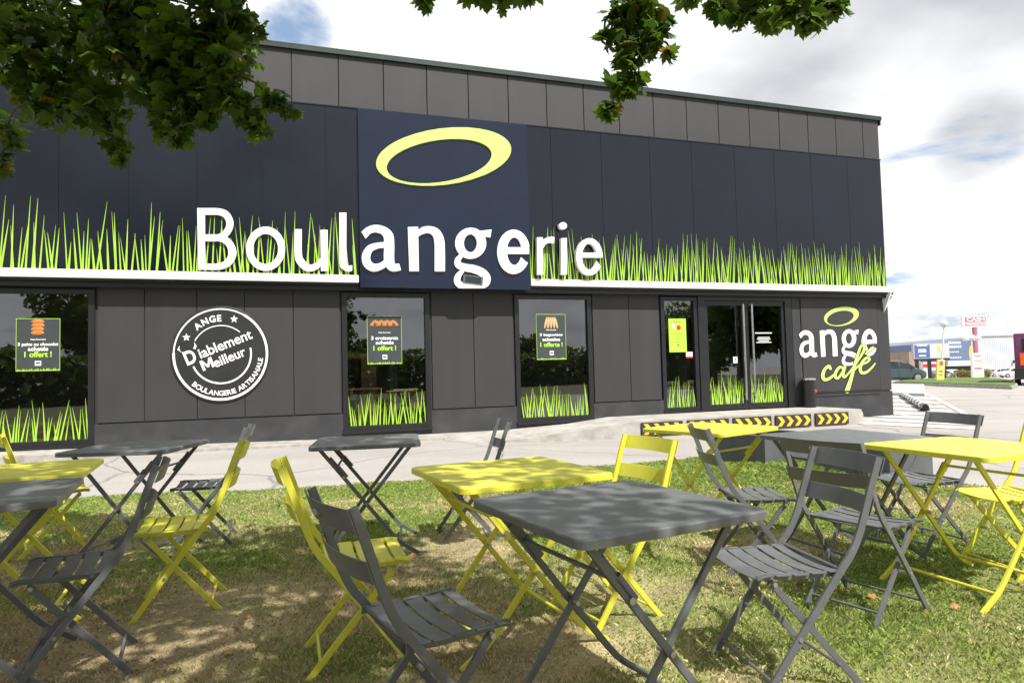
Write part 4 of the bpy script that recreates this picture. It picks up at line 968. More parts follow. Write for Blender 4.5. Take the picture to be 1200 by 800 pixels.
def make_car(m, label, loc, rz, sc=1.0, group=None):
    t = tag(empty('parked_car', loc, rz), label, 'car', group)
    # compact five-door: stations x, zbottom, zbelt, ztop, half widths
    St = [(-1.86, .42, .62, .66, .62, .60, .55), (-1.80, .28, .80, .86, .74, .72, .62), (-1.62, .24, .88, 1.15, .80, .78, .60), (-1.30, .22, .90, 1.40, .82, .80, .58), (-.6, .20, .90, 1.46, .83, .81, .60), (.1, .20, .88, 1.44, .83, .81, .60),
          (.55, .20, .87, 1.28, .83, .80, .60), (.98, .20, .88, .98, .82, .79, .66), (1.35, .22, .82, .86, .80, .76, .62), (1.70, .26, .68, .72, .74, .70, .55), (1.84, .36, .55, .58, .62, .58, .50)]
    V = []; n = 10
    for x, zb, ze, zt, wb, we, wt in St:
        for y, z in ((0, zb), (wb*.9, zb), (wb, zb+.15), (we+.01, ze), (wt+.02, zt-.05), (wt*.8, zt), (0, zt+.01), (-wt*.8, zt), (-wt-.02, zt-.05), (-we-.01, ze), (-wb, zb+.15), (-wb*.9, zb)): V.append((x, y, z))
    k = 12; Fc = [(i*k+j, i*k+(j+1) % k, (i+1)*k+(j+1) % k, (i+1)*k+j) for i in range(len(St)-1) for j in range(k)]+[tuple(range(k)), tuple(range((len(St)-1)*k, len(St)*k))]
    b = MB(); b.add(V, Fc); b.build('body', m, t, smooth=40)
    for s in (1, -1):
        for P in ([(-1.45, .92), (-.78, .93), (-.78, 1.33), (-1.20, 1.30)], [(-.72, .93), (-.02, .92), (-.02, 1.34), (-.72, 1.35)], [(.04, .92), (.86, .92), (.50, 1.20), (.10, 1.33)]):
            b = MB(); V = []
            for x, z in P: q = (z-.90)/.50; y = s*(.825-.20*max(0, q)+.008); V += [(x, y, z), (x, y-s*.02, z)]
            b.add(V, [(0, 2, 4, 6), (1, 3, 5, 7), (0, 2, 3, 1), (2, 4, 5, 3), (4, 6, 7, 5), (6, 0, 1, 7)]); b.build('side_window', M['carglass'], t, smooth=0)
        for x in (-1.15, 1.12):
            b = MB(); b.tube([(x, s*.62, .30), (x, s*.84, .30)], .30, 24, side=(1, 0, 0)); w = b.build('wheel', M['rubber'], t)
            b = MB(); b.tube([(x, s*.841, .30), (x, s*.852, .30)], .20, 20, side=(1, 0, 0)); b.build('rim', M['steel'], w)
        b = MB(); b.ball((1.60, s*.58, .66), .17, .12, .07, 10); b.build('headlight', M['white'], t)
        b = MB(); b.ball((.80, s*.90, .96), .06, .09, .06, 8); b.build('mirror', m, t)
    b = MB(); b.add([(.60, -.56, 1.25), (.60, .56, 1.25), (.99, .64, .99), (.99, -.64, .99), (.62, -.56, 1.27), (.62, .56, 1.27), (1.01, .64, 1.01), (1.01, -.64, 1.01)], [(4, 5, 6, 7), (0, 1, 5, 4), (1, 2, 6, 5), (2, 3, 7, 6), (3, 0, 4, 7), (0, 3, 2, 1)])
    b.build('windscreen', M['carglass'], t, smooth=0)
    t.scale = (sc, sc, sc); return t
def gl(u, v, Y):
    p = at(u, v, Y); return Vector((p.x, Y, G(p.x, Y)))
cm = mat('dark_teal_car_paint', (.035, .055, .065), .22, var=.05, coat=.6); cw = mat('white_car_paint', (.72, .74, .77), .25, var=.03, coat=.5); cs = mat('grey_car_paint', (.16, .18, .20), .25, var=.05, coat=.5)
q = gl(1081, 446, 43); make_car(cm, 'dark blue grey compact car parked just past the building corner', (q.x-1.85, 43, q.z), 0, .97)
g_ = 'distant parked cars'
q = gl(1170, 440, 112); make_car(cw, 'far white car before the long pale wall, left of the other one', q, R(175), 1.0, g_)
q = gl(1188, 440, 100); make_car(cw, 'far white car before the long pale wall, next to the van', q, R(168), 1.05, g_)
q = gl(1104, 440, 105); make_car(cs, 'far dark car parked under the awning of the blue shop', q, R(10), 1.0, g_)
q = gl(1117, 440, 108); make_car(cw, 'far pale car nose out between the dark car and the dry hedge', q, R(30), 1.0, g_)
# van cut by the right edge
vm = mat('purple_van_paint', (.14, .03, .10), .3, var=.05, coat=.5); q = gl(1190.5, 452, 30)
t = tag(empty('parked_van', (q.x, 30, q.z), R(53)), 'dark purple van with an orange tail light, cut by the right edge', 'van')
b = MB(); b.box(.02, 4.6, -1.8, 0, .45, 2.35, c=.10); b.build('body', vm, t); b = MB(); b.box(-.10, .8, -1.81, .01, .28, .80, c=.05); b.build('bumper', M['rubber'], t)
b = MB(); b.box(-.02, .10, -.36, -.20, .90, 1.45, c=.02); b.build('tail_light', mat('tail_light', (.75, .12, .02), .25, var=.1), t)
for x in (1.1, 3.7): b = MB(); b.tube([(x, .02, .33), (x, -.2, .33)], .33, 24, side=(1, 0, 0)); w = b.build('wheel', M['rubber'], t); b = MB(); b.tube([(x, .035, .33), (x, .021, .33)], .2, 18, side=(1, 0, 0)); b.build('rim', M['steel'], w)
b = MB(); b.box(.0, .03, -1.5, -.3, 1.55, 2.1, c=.01); b.build('rear_window', M['carglass'], t)
b = MB(); b.tube([(.0, -.2, .35), (-.35, .3, .20), (-.42, .5, .22)], .03, 8); b.build('towbar', M['rubber'], t)

def pole_lamp(u, v0, Y, globes, label, lean=0.0, htop=None):
    q = gl(u, 445, Y); top = at(globes[0][0], globes[0][1], Y); t = tag(empty('globe_lamp', q), label, 'street lamp')
    b = MB(); b.tube([(0, 0, 0), (top.x-q.x, 0, top.z-q.z-.15)], .055, 10, radii=[1.3, .8]); b.build('post', M['whitewall'], t)
    if len(globes) > 1:
        b = MB(); zz = top.z-q.z-.22; a = at(globes[1][0], globes[1][1], Y).x-q.x; c = at(globes[-1][0], globes[-1][1], Y).x-q.x
        b.tube([(a, 0, zz), (c, 0, zz)], .035, 8, side=(0, 1, 0)); b.build('arm', M['whitewall'], t)
    for gu, gv in globes:
        p = at(gu, gv, Y); b = MB(); b.ball((p.x-q.x, 0, p.z-q.z), .22, seg=16); b.build('globe', M['white'], t)
pole_lamp(1102, 446, 40, [(1106, 379)], 'slightly leaning lamp post with one pale globe beside the yellow totem')
pole_lamp(1139, 443, 52, [(1138.5, 395), (1131.5, 396.5), (1146, 396)], 'lamp post with three pale globes in front of the blue shop')
def board(name, u0, v0, u1, v1, Y, parts, label, cat, dep=.2, back=None, legs=(), legm=None, txt=()):
    a = at(u0, v1, Y); c = at(u1, v0, Y); cx = (a.x+c.x)/2; g = G(cx, Y); w = c.x-a.x; h = c.z-a.z; z0 = a.z-g
    t = tag(empty(name, (cx, Y, g)), label, cat); b = MB(); b.box(-w/2, w/2, 0, dep, z0, z0+h, c=.02); b.build('panel', back or M['white'], t)
    for lx, lw in legs: b = MB(); b.box(lx*w-lw/2, lx*w+lw/2, .04, .04+lw, 0, z0 if z0 > 0 else .01); b.build('post', legm or M['frame'], t)
    for (fx0, fx1, fz0, fz1, m, nm, o) in parts: b = MB(); b.box(-w/2+w*fx0, -w/2+w*fx1, -o-.02, -o, z0+h*fz0, z0+h*fz1); b.build(nm, m, t)
    if txt:
        b = MB()
        for body, fx, fz, fw, fh, o, mi in txt: put_text(b, body, -w/2+w*fx, z0+h*fz, w*fw, h*fh, o=o, depth=.02, bold=.03, m=mi)
        b.build('lettering', [M['white'], M['red'], M['chev_y'], M['black']], t, smooth=0)
    return t
blue = mat('billboard_blue', (.07, .12, .32), .5, var=.1, scale=.3); dblue = mat('shop_blue', (.13, .17, .27), .6, var=.06, scale=.2); maroon = mat('sign_maroon', (.42, .12, .18), .5, var=.05); pink = mat('poster_skin', (.7, .50, .45), .6, var=.2, scale=.7)  # distant paints paled to stand in for haze and glare
yel = mat('totem_yellow', (.72, .62, .18), .5, var=.06, scale=1)
board('pole_sign', 1128.5, 369.5, 1156, 383.5, 62, [(.10, .96, .46, .90, maroon, 'red_band', .001), (.10, .96, .12, .38, maroon, 'red_band', .001)],
      'white roadside sign on a red pole reading CASH over CONVERTERS', 'sign', .3, legs=[(.03, .28)], legm=maroon, txt=[('CASH', .53, .68, .74, .34, .022, 0), ('CONVERTERS', .53, .25, .80, .17, .022, 0)])
t = board('billboard', 1071, 401.5, 1112, 420.5, 76, [(.03, .45, .06, .90, blue, 'blue_poster', .001), (.47, .98, .06, .90, M['white'], 'white_poster', .001), (.66, .74, .35, .8, M['chev_y'], 'sunflower', .023), (.85, .97, .10, .66, pink, 'figure', .023), (0, 1, -.12, 0, M['frame'], 'lower_band', .001)],
          'wide roadside billboard, blue on its left half and white on its right', 'billboard', .4, back=mat('billboard_frame', (.45, .38, .40), .6, var=.1), legs=[(-.40, .3), (-.05, .3), (.35, .3)])
b = MB()
W_ = at(1112, 410, 76).x-at(1071, 410, 76).x; zc = at(1080, 411, 76).z-G(t.location.x, 76)
for i, (dx, dz, w) in enumerate(((-.27, .62, .30), (-.27, .12, .22), (-.27, -.10, .24), (-.27, -.55, .20))): b.box(W_*(dx-w/2), W_*(dx+w/2), -.045, -.025, zc+dz-.07, zc+dz+.07)
b.build('white_text_lines', M['white'], t, smooth=0)
board('totem_sign', 1140.5, 413.5, 1152, 442, 50, [(.06, .94, .56, .60, yel, 'yellow_line', .001), (.2, .8, .86, .90, maroon, 'text_line', .001), (.2, .8, .78, .80, M['kerbstone'], 'text_line', .001), (.1, .9, .66, .69, M['kerbstone'], 'text_line', .001),
      (.15, .85, .34, .40, maroon, 'text_line', .001), (.15, .85, .24, .26, M['kerbstone'], 'text_line', .001), (.06, .94, .06, .11, yel, 'yellow_line', .001), (0, 1, .495, .505, M['kerbstone'], 'joint', .001)],
      'white upright totem sign with rows of small print on the grass island', 'sign', .2, legs=[(-.4, .08), (.4, .08)])
t = board('yellow_totem', 1097.5, 421, 1105, 446.5, 39, [(.3, .7, .75, .92, maroon, 'print', .001), (.25, .75, .45, .49, M['kerbstone'], 'text_line', .001), (.25, .75, .30, .32, M['kerbstone'], 'text_line', .001)], 'narrow yellow totem sign standing at the foot of the leaning lamp post', 'sign', .12, back=yel)
t.rotation_euler = (0, R(6), 0)
# far buildings
def block(name, pts, Y, dep, m, label, parts=()):
    """front wall outline given by its corner pixels (top left, top right) at depth Y, down to the ground"""
    a = at(*pts[0], Y); c = at(*pts[1], Y); g = G(a.x, Y); t = tag(empty(name, (a.x, Y, g)), label, 'building'); w = c.x-a.x; za, zc = a.z-g, c.z-g
    b = MB(); b.add([(0, 0, -.3), (w, 0, -.3), (w, 0, zc), (0, 0, za), (0, dep, -.3), (w, dep, -.3), (w, dep, zc), (0, dep, za)], [(0, 1, 2, 3), (4, 7, 6, 5), (0, 4, 5, 1), (1, 5, 6, 2), (3, 2, 6, 7), (0, 3, 7, 4)])
    b.build('wall', m, t, smooth=0); return t, w, za
t, w, h = block('warehouse', ((1140, 394.5), (1199, 392)), 128, 40, M['whitewall'], 'long windowless pale grey warehouse behind the far parked cars')
b = MB(); n = 26
for i in range(1, n): b.box(w*i/n-.04, w*i/n+.04, -.05, -.002, 0, h-.1)
b.build('wall_joint', mat('joint_grey', (.50, .53, .57), .6, var=.05), t, smooth=0); b = MB(); b.box(-.2, w+.2, -.18, -.052, h-.05, h+.15); b.build('roof_edge', M['kerbstone'], t)
for u, v in ((1187.5, 423.5), (1193.5, 427)):
    p = at(u, v, 127.9); b = MB(); b.ball((p.x-t.location.x, -.3, p.z-t.location.z), .30, .2, .30, 10); b.build('wall_lamp', M['frame'], t)
t, w, h = block('blue_shop', ((1103, 401.5), (1140, 395.8)), 118, 18, dblue, 'distant blue shop front with a yellow emblem and a grey awning')
b = MB(); b.box(-.3, w+.1, -2.0, -.01, 2.0, 2.2); b.box(-.3, w+.1, -2.02, -2.0, 2.05, 2.9); b.build('awning', M['whitewall'], t); b = MB(); b.box(0, w, -.06, -.01, .1, 1.98); b.build('shopfront', M['carglass'], t)
b = MB(); b.ball((w-.4, -.02, h*.66), .45, .06, 1.5, 20); b.build('emblem', M['chev_y'], t)
b = MB()
for z, ww in ((5.9, 2.4), (5.2, 2.5), (4.4, 2.0), (3.4, 2.4)): 
    for i in range(7): b.box(1.2+i*ww/7*.95, 1.2+i*ww/7*.95+ww/7*.66, -.04, -.01, z, z+(.42 if z > 5 else .18))
b.build('white_lettering', M['white'], t, smooth=0)
t, w, h = block('pale_hall', ((1020, 410), (1071, 409.5)), 135, 20, M['whitewall'], 'low pale hall showing above the parked car by the building corner')
b = MB(); b.box(-.1, w+.1, -.12, -.002, h-.25, h+.1); b.build('roof_edge', M['kerbstone'], t)
for x in (.55, .78, .9): b = MB(); b.box(w*x-.8, w*x+.8, -.06, -.003, .1, 2.6); b.build('door', M['kerbstone'], t)
t, w, h = block('brown_shed', ((1065, 412), (1078, 412)), 100, 8, mat('shed_brown', (.30, .22, .17), .8, var=.15, scale=1), 'small brown shed behind the billboard legs')
b = MB(); b.box(.3, w-.3, -.05, -.003, .1, 2.0); b.build('door', M['frame'], t)
t, w, h = block('white_kiosk', ((1082, 424), (1102, 424)), 112, 6, M['whitewall'], 'white service building with a red stripe under the billboard')
b = MB(); b.box(-.05, w+.05, -.06, -.003, h-.9, h-.35); b.build('red_stripe', M['red'], t); b = MB(); b.box(.4, w-.4, -.05, -.003, .1, 1.3); b.build('door', M['whitewall'], t)
# lattice mast
p = gl(1187, 430, 170); top = at(1187, 367, 170); H = top.z-p.z; t = tag(empty('lattice_mast', p), 'thin grey lattice mast rising behind the pale warehouse roof', 'mast'); b = MB()
for sx, sy in ((1, 1), (1, -1), (-1, 1), (-1, -1)): b.tube([(sx*1.2, sy*1.2, 0), (sx*.5, sy*.5, H)], .07, 6)
for i in range(14):
    z = H*i/14; k = 1.2-.7*i/14; k2 = 1.2-.7*(i+1)/14
    b.tube([(-k, -k, z), (k2, -k2, z+H/14)], .05, 5); b.tube([(k, k, z), (-k2, k2, z+H/14)], .05, 5)
b.build('lattice', M['whitewall'], t)

# ------------------------------------------------------------------ foliage
def leaf_template():
    rp = [(0, .98), (10, .76), (20, .72), (30, .52), (44, .74), (53, .90), (61, .70), (74, .64), (87, .50), (106, .66), (122, .52), (148, .42), (180, .30)]
    P = [(math.sin(R(a))*r, math.cos(R(a))*r+.1) for a, r in rp]+[(-math.sin(R(a))*r, math.cos(R(a))*r+.1) for a, r in rp[-2:0:-1]]
    V = np.array([(0, .05, .0)]+[(x, y, -.22*abs(x)-.10*max(0, y-.3)) for x, y in P]); n = len(P)
    return V, np.array([(0, 1+i, 1+(i+1) % n) for i in range(n)])
LV, LF = leaf_template(); SV = np.array([(0, -.2, 0), (.45, .25, -.12), (0, 1, 0), (-.45, .25, -.12)]); SF = np.array([(0, 1, 2), (0, 2, 3)])
def leaves(name, C, size, m, parent, tmpl=(LV, LF), droop=.5, tone=None):
    V0, F0 = tmpl; n = len(C); C = np.asarray(C)
    yaw = RNG.random(n)*2*np.pi; tl = RNG.normal(droop, .45, n); rl = RNG.normal(0, .5, n); s = size*(.45+.85*RNG.random(n)); cv = RNG.normal(0, .25, n)
    P = np.repeat(V0[None], n, 0)*s[:, None, None]; P[:, :, 2] += cv[:, None]*(P[:, :, 0]**2+P[:, :, 1]**2)/s[:, None]
    def rot(P, a, i, j):
        c, q = np.cos(a)[:, None], np.sin(a)[:, None]; x, y = P[:, :, i].copy(), P[:, :, j].copy(); P[:, :, i] = x*c-y*q; P[:, :, j] = x*q+y*c
    rot(P, rl, 0, 2); rot(P, -tl, 1, 2); rot(P, yaw, 0, 1); P += C[:, None, :]
    k = len(V0); idx = (np.arange(n)[:, None, None]*k+F0[None]).reshape(-1); me = bpy.data.meshes.new(name)
    me.vertices.add(n*k); me.vertices.foreach_set('co', P.astype(np.float32).ravel()); me.loops.add(len(idx)); me.loops.foreach_set('vertex_index', idx.astype(np.int32))
    me.polygons.add(len(idx)//3); me.polygons.foreach_set('loop_start', np.arange(0, len(idx), 3, dtype=np.int32)); me.update(calc_edges=True)
    a = me.attributes.new('rnd', 'FLOAT', 'POINT'); rr_ = RNG.random(n) if tone is None else np.clip(tone+RNG.normal(0, .18, n), 0, 1)
    a.data.foreach_set('value', np.repeat(rr_, k).astype(np.float32)); me.materials.append(m)
    o = bpy.data.objects.new(name, me); COL.objects.link(o); o.parent = parent; return o
def in_ball(c, r, n, flat=1.0):
    v = RNG.normal(size=(n, 3)); v /= np.linalg.norm(v, axis=1)[:, None]; v *= (RNG.random(n)**(1/2.6))[:, None]*np.array([r, r, r*flat]); return v+np.array(c)

SUN = Vector((.60*math.cos(R(55)), -.80*math.cos(R(55)), math.sin(R(55))))
root = tag(empty('maple_tree', (-3.3, -2.2, 0)), 'broad leafy maple with dark lobed leaves hanging into the top of the photo', 'tree')
base = Vector((-3.3, -2.2, 0)); blobs = []
vis = [(20, 55, 48, 3.9), (80, 85, 50, 4.0), (150, 55, 50, 3.8), (215, 60, 48, 3.7), (120, 125, 32, 3.9), (55, 115, 36, 4.1), (205, 120, 38, 3.7), (262, 90, 36, 3.6), (285, 128, 20, 3.6), (322, 118, 15, 3.6), (338, 127, 9, 3.6), (303, 148, 15, 3.6), (262, 60, 36, 3.7), (292, 30, 18, 3.7),
       (135, 165, 14, 3.9), (142, 183, 10, 3.9), (205, 160, 14, 3.8), (238, 140, 16, 3.7), (8, 150, 18, 4.4), (2, 190, 14, 4.4), (14, 170, 9, 4.4), (255, 18, 40, 3.7), (160, 8, 50, 3.8), (95, 22, 36, 3.9), (20, 5, 40, 4.0), (180, 90, 36, 3.8), (240, 110, 26, 3.7),
       (742, 8, 26, 3.3), (722, 20, 14, 3.3), (760, 22, 20, 3.3), (732, 45, 20, 3.3), (758, 52, 16, 3.3), (778, 30, 11, 3.3), (736, 75, 18, 3.3), (722, 98, 10, 3.3), (748, 92, 10, 3.3), (712, 132, 6, 3.3), (718, 124, 7, 3.3), (730, 108, 7, 3.3), (708, 42, 7, 3.3), (784, 62, 6, 3.3),
       (600, -14, 22, 3.5), (575, -10, 18, 3.5), (552, -10, 14, 3.5), (497, 0, 7, 3.5), (620, -12, 12, 3.5), (810, -6, 14, 3.3), (850, -2, 20, 3.2), (862, 22, 12, 3.2), (840, 8, 12, 3.2), (882, 4, 18, 3.2), (902, 18, 14, 3.2), (918, 10, 14, 3.2), (932, 2, 16, 3.2), (952, 26, 13, 3.2), (962, 8, 17, 3.2), (980, 4, 14, 3.2), (940, 18, 10, 3.2)]
C = []
for u, v, rpx, Y in vis:
    p = at(u, v, Y); r = rpx*Y/F; n = int((100 if u < 450 else 74)*(rpx/30)**2)+5; C.append(in_ball(p, r, n)); C.append(in_ball(p, r*1.35, max(3, n//9))); blobs.append((p, r))
    if rpx > 8 and u < 450:  # unseen leaf clumps added sunward to shade the visible ones
        for kk in (1.25,):
            c = p+SUN*kk*(1.15 if v > 120 else 1)
            if c.z-1.19 > .66*c.y+.25: C.append(in_ball(c, r*1.2+.05, int(n*.6), .7))
# overhead canopy that shades the turf
rr = random.Random(11); over = []
for X0 in np.arange(-6.6, .9, .50):
    for Y0 in np.arange(.2, 5.2, .52):
        if X0 > .05 and Y0 > 1.9: continue
        if ((X0-.12)/.62)**2+((Y0-2.80)/.55)**2 < 1: continue
        if X0 > -.6 and Y0 > 4.2: continue
        if rr.random() < .03: continue
        z = rr.uniform(3.5, 4.6); c = Vector((X0+rr.uniform(-.25, .25), Y0+rr.uniform(-.25, .25), 0))+SUN*(z/SUN.z)
        if c.z-1.19 < .66*c.y+.45: c += SUN*((.66*c.y+.45-(c.z-1.19))/SUN.z)
        over.append(c); C.append(in_ball(c, rr.uniform(.32, .48), rr.randint(200, 250), .75))
nn = len(C)
for i in range(46):                           # the high crown above and behind the viewer
    c = Vector((rr.uniform(-8.5, .2), rr.uniform(-6, .6), rr.uniform(5.2, 9.6))); C.append(in_ball(c, rr.uniform(.9, 1.3), 210, .8)); over.append(c)
C = np.vstack(C); leaves('crown', C, .062, M['leaf'], root).location = -base
b = MB()
fork = base+Vector((.15, .25, 2.2)); b.tube([base-base, Vector((.05, .1, 1.2)), fork-base], .19, 12, radii=[1.25, 1.0, .85])
heads = [Vector((-1.9, 1.2, 4.2)), Vector((-.6, .6, 4.6)), Vector((-3.4, 1.6, 4.4)), Vector((.9, .9, 4.5)), Vector((-.9, 1.8, 4.1)), Vector((-2.9, -.3, 4.9))]
for h in heads:
    md = (fork+h)/2+Vector((0, 0, .25)); b.tube([p-base for p in catmull([fork, md, h], 5)] if False else [Vector(p)-base for p in catmull([fork, md, h], 5)], .085, 8, radii=list(np.linspace(1.1, .5, 11)))
r3 = random.Random(4)
done = []
for i, (p, r) in enumerate(blobs+[(c, .4) for c in over]):
    v = vis[i][1] if i < len(vis) else -99
    blobs_i = (v, i, p, r); done.append(blobs_i)
done.sort(key=lambda q: (q[0], q[1])); linked = []
for v, i, p, r in done:
    near = [q for q in linked if (q[1]-p).length < .75 and q[0] > -50 and q[0] <= v]
    if v > -50 and near: h = min(near, key=lambda q: (q[1]-p).length)[1]; md = (h+p)/2+Vector((r3.uniform(-.05, .05), r3.uniform(-.05, .05), .04)); r0 = .6
    else:
        h = min(heads, key=lambda q: (q-p).length); md = (h+p)/2+Vector((r3.uniform(-.1, .1), -.15, .35)); r0 = 1.3
    P = [Vector(x)-base for x in catmull([h, md, p], 4)]; b.tube(P, .013, 5, radii=list(np.linspace(r0, .35, len(P))))
    linked.append((v, p))
    for _ in range(3 if r > .08 else 1):
        q = p+Vector((r3.uniform(-r, r), r3.uniform(-r, r), r3.uniform(-r, r)))*.8; b.tube([p-base, (p+q)/2-base+Vector((0, 0, .02)), q-base], .004, 4)
b.build('trunk', M['bark'], root)
# trees across the road behind the viewer, seen in the window glass
def far_tree(x, y, h, r, label, seed, kind='broadleaf_tree'):
    t = tag(empty(kind, (x, y, 0)), label, 'tree', 'trees mirrored in the shop windows'); q = random.Random(seed); Cs = []; b = MB(); hd = []
    for i in range(16):
        a = q.uniform(0, 6.28); rr_ = q.uniform(0, r*.75); c = (math.cos(a)*rr_, math.sin(a)*rr_, h*q.uniform(.38, .92)); br = r*q.uniform(.28, .45)
        Cs.append(in_ball(c, br, int(260*(br/1.2)**2)+60, .8)); hd.append(c)
    leaves('crown', np.vstack(Cs), .30, M['leaf_far'], t, (SV, SF))
    b.tube([(0, 0, 0), (.1, 0, h*.3), (.05, .1, h*.6)], .24, 10, radii=[1.2, .9, .5])
    for c in hd[:9]: b.tube([(.08, .02, h*.34), (c[0]*.5, c[1]*.5, (h*.4+c[2])/2), c], .07, 6, radii=[1.1, .8, .3])
    b.build('trunk', M['bark'], t)
for i, a in enumerate(((-14, -26, 8.5, 4.2, 'tall round tree mirrored in the leftmost window'), (-4, -27, 7.5, 3.8, 'broad tree mirrored left of centre in the leftmost windows'),
                       (7, -25, 5.6, 2.6, 'low round tree mirrored in the window under the letter l'), (14, -27, 5.0, 2.6, 'low bushy tree mirrored beside the croissant poster'),
                       (22, -24, 5.4, 2.8, 'spreading tree mirrored in the window right of the navy sign board'), (31, -26, 4.8, 2.6, 'small tree mirrored beside the baguette poster'),
                       (19, 4.0, 4.7, 2.6, 'near leafy tree mirrored in the glass doors'), (25, -2, 5.2, 3.2, 'second leafy tree mirrored behind the near one in the glass doors'), (31, -9, 5.6, 3.4, 'tree mirrored in the narrow window beside the doors'))):
    far_tree(*a, 30+i)
t = tag(empty('tall_hedge', (8, -21, 0)), 'long dark hedge across the road, mirrored low in the shop glass', 'hedge')
Hx = RNG.uniform(-42, 42, 24000); Hy = RNG.normal(0, .9, 24000); Hz = RNG.random(24000)*(2.0+.9*vnoise(Hx, Hx*0, .35, 5)+.8*vnoise(Hx, Hx*0, 1.1, 6))
leaves('foliage', np.c_[Hx, Hy, Hz], .46, M['leaf_far'], t, (SV, SF)); b = MB()
for i in range(28): b.tube([(-41+3*i, 0, -.1), (-40.9+3*i, 0, 2.2)], .09, 6)
b.build('stem', M['bark'], t)
# dry hedge beside the far car park
a = gl(1120, 438, 98); c = gl(1160, 438, 98); t = tag(empty('dry_hedge', a), 'rounded straw coloured hedge behind the white totem sign', 'hedge')
w = c.x-a.x; Cs = [in_ball((w*(i+.5)/9, 0, .72+.12*math.sin(i*1.7)), .85, 420, .75) for i in range(9)]
leaves('foliage', np.vstack(Cs), .16, M['hedge'], t, (SV, SF)); b = MB()
for i in range(9): b.tube([(w*(i+.5)/9, 0, -.1), (w*(i+.5)/9+.1, 0, .8)], .05, 6)
b.build('stem', M['bark'], t)
# fallen leaves
Lx = RNG.uniform(-3.6, 2.4, 200); Ly = RNG.uniform(2.3, 6.6, 200); k = Ly < edge_y(Lx)-.2; Lx, Ly = Lx[k], Ly[k]
M['litter'] = mat('fallen_leaf', (.42, .22, .07), .7, col2=(.22, .11, .04), scale=20)
lo = leaves('leaf_litter', np.c_[Lx, Ly, np.full(len(Lx), .034)], .030, M['litter'], None, droop=0.0); tag(lo, 'small curled brown leaves scattered over the lawn', 'fallen leaves', kind='stuff')

# ------------------------------------------------------------------ light
sd = bpy.data.lights.new('sun', 'SUN'); so = bpy.data.objects.new('sun', sd); COL.objects.link(so)
sd.energy = 4.8; sd.angle = R(.55); sd.color = (1.0, .965, .91); so.rotation_euler = SUN.to_track_quat('Z', 'Y').to_euler()
wd_ = bpy.data.worlds.new('World'); SC.world = wd_; wd_.use_nodes = True; nt = wd_.node_tree; N, L_ = nt.nodes, nt.links
bg = N['Background']; bg.inputs['Strength'].default_value = .088
sky = N.new('ShaderNodeTexSky'); sky.sky_type = 'NISHITA'; sky.sun_disc = False; sky.sun_elevation = R(55); sky.sun_rotation = math.atan2(SUN.x, SUN.y); sky.air_density = 1.0; sky.dust_density = .6; sky.ozone_density = 1.2
tc = N.new('ShaderNodeTexCoord'); sp = N.new('ShaderNodeSeparateXYZ'); L_.new(tc.outputs['Generated'], sp.inputs[0])
def mth(op, a, b=None, clamp=False):
    n = N.new('ShaderNodeMath'); n.operation = op; n.use_clamp = clamp
    for i, q in enumerate((a, b)):
        if q is None: continue
        if isinstance(q, (int, float)): n.inputs[i].default_value = q
        else: L_.new(q, n.inputs[i])
    return n.outputs[0]
zz = mth('ADD', mth('MAXIMUM', sp.outputs['Z'], 0.0), .22)
cx_ = N.new('ShaderNodeCombineXYZ'); L_.new(mth('DIVIDE', sp.outputs['X'], zz), cx_.inputs[0]); L_.new(mth('DIVIDE', sp.outputs['Y'], zz), cx_.inputs[1])
n1 = N.new('ShaderNodeTexNoise'); n1.inputs['Scale'].default_value = 2.1; n1.inputs['Detail'].default_value = 9; n1.inputs['Roughness'].default_value = .56; n1.inputs['Distortion'].default_value = .25; L_.new(cx_.outputs[0], n1.inputs['Vector'])
n2 = N.new('ShaderNodeTexNoise'); n2.inputs['Scale'].default_value = 1.7; n2.inputs['Detail'].default_value = 7; mp = N.new('ShaderNodeMapping'); mp.inputs['Location'].default_value = (3.1, 7.7, 0); L_.new(cx_.outputs[0], mp.inputs[0]); L_.new(mp.outputs[0], n2.inputs['Vector'])
def lobe(u, v, lo, hi):
    d = Vector(ray(u, v)).normalized(); vm = N.new('ShaderNodeVectorMath'); vm.operation = 'DOT_PRODUCT'; nn = N.new('ShaderNodeVectorMath'); nn.operation = 'NORMALIZE'; L_.new(tc.outputs['Generated'], nn.inputs[0])
    L_.new(nn.outputs[0], vm.inputs[0]); vm.inputs[1].default_value = d; mr = N.new('ShaderNodeMapRange'); mr.interpolation_type = 'SMOOTHSTEP'; mr.inputs['From Min'].default_value = math.cos(R(hi)); mr.inputs['From Max'].default_value = math.cos(R(lo)); L_.new(vm.outputs['Value'], mr.inputs[0]); return mr.outputs[0]
dens = mth('ADD', n1.outputs['Fac'], .15)
dens = mth('SUBTRACT', dens, mth('MULTIPLY', lobe(350, 30, .2, 5.0), .34)); dens = mth('SUBTRACT', dens, mth('MULTIPLY', lobe(1175, 85, 1, 6), .03)); dens = mth('SUBTRACT', dens, mth('MULTIPLY', lobe(985, 122, .5, 3.0), .15))
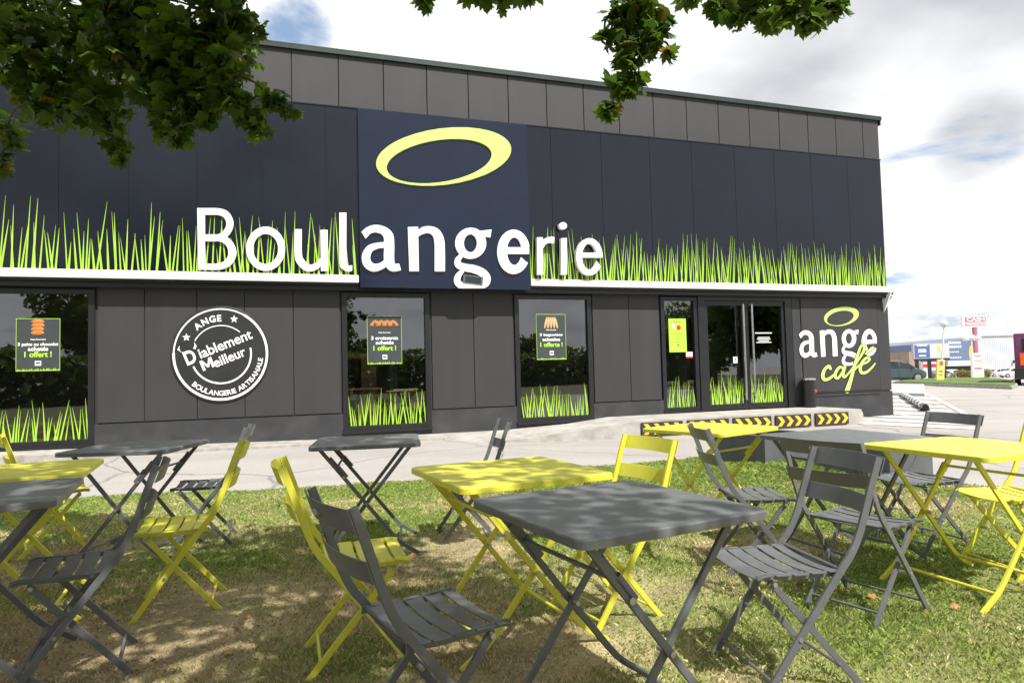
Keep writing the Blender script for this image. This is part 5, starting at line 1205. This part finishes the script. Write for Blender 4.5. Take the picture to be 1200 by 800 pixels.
dens = mth('ADD', dens, mth('MULTIPLY', lobe(560, 20, 6, 22), .16)); dens = mth('ADD', dens, mth('MULTIPLY', lobe(1110, 130, 2, 9), .05)); dens = mth('SUBTRACT', dens, mth('MULTIPLY', lobe(1090, 395, 1, 8), .04))
cr = N.new('ShaderNodeMapRange'); cr.interpolation_type = 'SMOOTHSTEP'; cr.inputs['From Min'].default_value = .43; cr.inputs['From Max'].default_value = .56; L_.new(dens, cr.inputs[0])
gr = mth('ADD', n2.outputs['Fac'], mth('MULTIPLY', lobe(1130, -25, 3, 15), .22)); gr = mth('ADD', gr, mth('MULTIPLY', lobe(900, 30, 2, 12), .08)); gr = mth('SUBTRACT', gr, mth('MULTIPLY', lobe(500, 20, 8, 24), .20)); gr = mth('SUBTRACT', gr, mth('MULTIPLY', lobe(1080, 250, 5, 14), .16)); gr = mth('ADD', gr, mth('MULTIPLY', lobe(1150, 160, .5, 4), .20))
ramp = N.new('ShaderNodeValToRGB'); e = ramp.color_ramp.elements; e[0].position = .50; e[0].color = (8.6, 8.7, 8.85, 1); e[1].position = .86; e[1].color = (3.7, 3.85, 4.2, 1); L_.new(gr, ramp.inputs[0])
mx = N.new('ShaderNodeMix'); mx.data_type = 'RGBA'; L_.new(cr.outputs[0], mx.inputs['Factor'])
sk = N.new('ShaderNodeMix'); sk.data_type = 'RGBA'; sk.inputs['Factor'].default_value = .45; L_.new(sky.outputs[0], sk.inputs['A']); sk.inputs['B'].default_value = (4.2, 5.8, 8.2, 1)
L_.new(sk.outputs['Result'], mx.inputs['A']); L_.new(ramp.outputs[0], mx.inputs['B']); L_.new(mx.outputs['Result'], bg.inputs['Color'])

SC.view_settings.view_transform = 'Standard'; SC.view_settings.look = 'None'; SC.view_settings.exposure = .50; SC.view_settings.gamma = 1
SC.render.engine = 'CYCLES'; SC.cycles.use_denoising = True; SC.cycles.max_bounces = 8; SC.cycles.transparent_max_bounces = 12; SC.cycles.sample_clamp_indirect = 6
try: SC.cycles.denoiser = 'OPENIMAGEDENOISE'
except Exception: pass
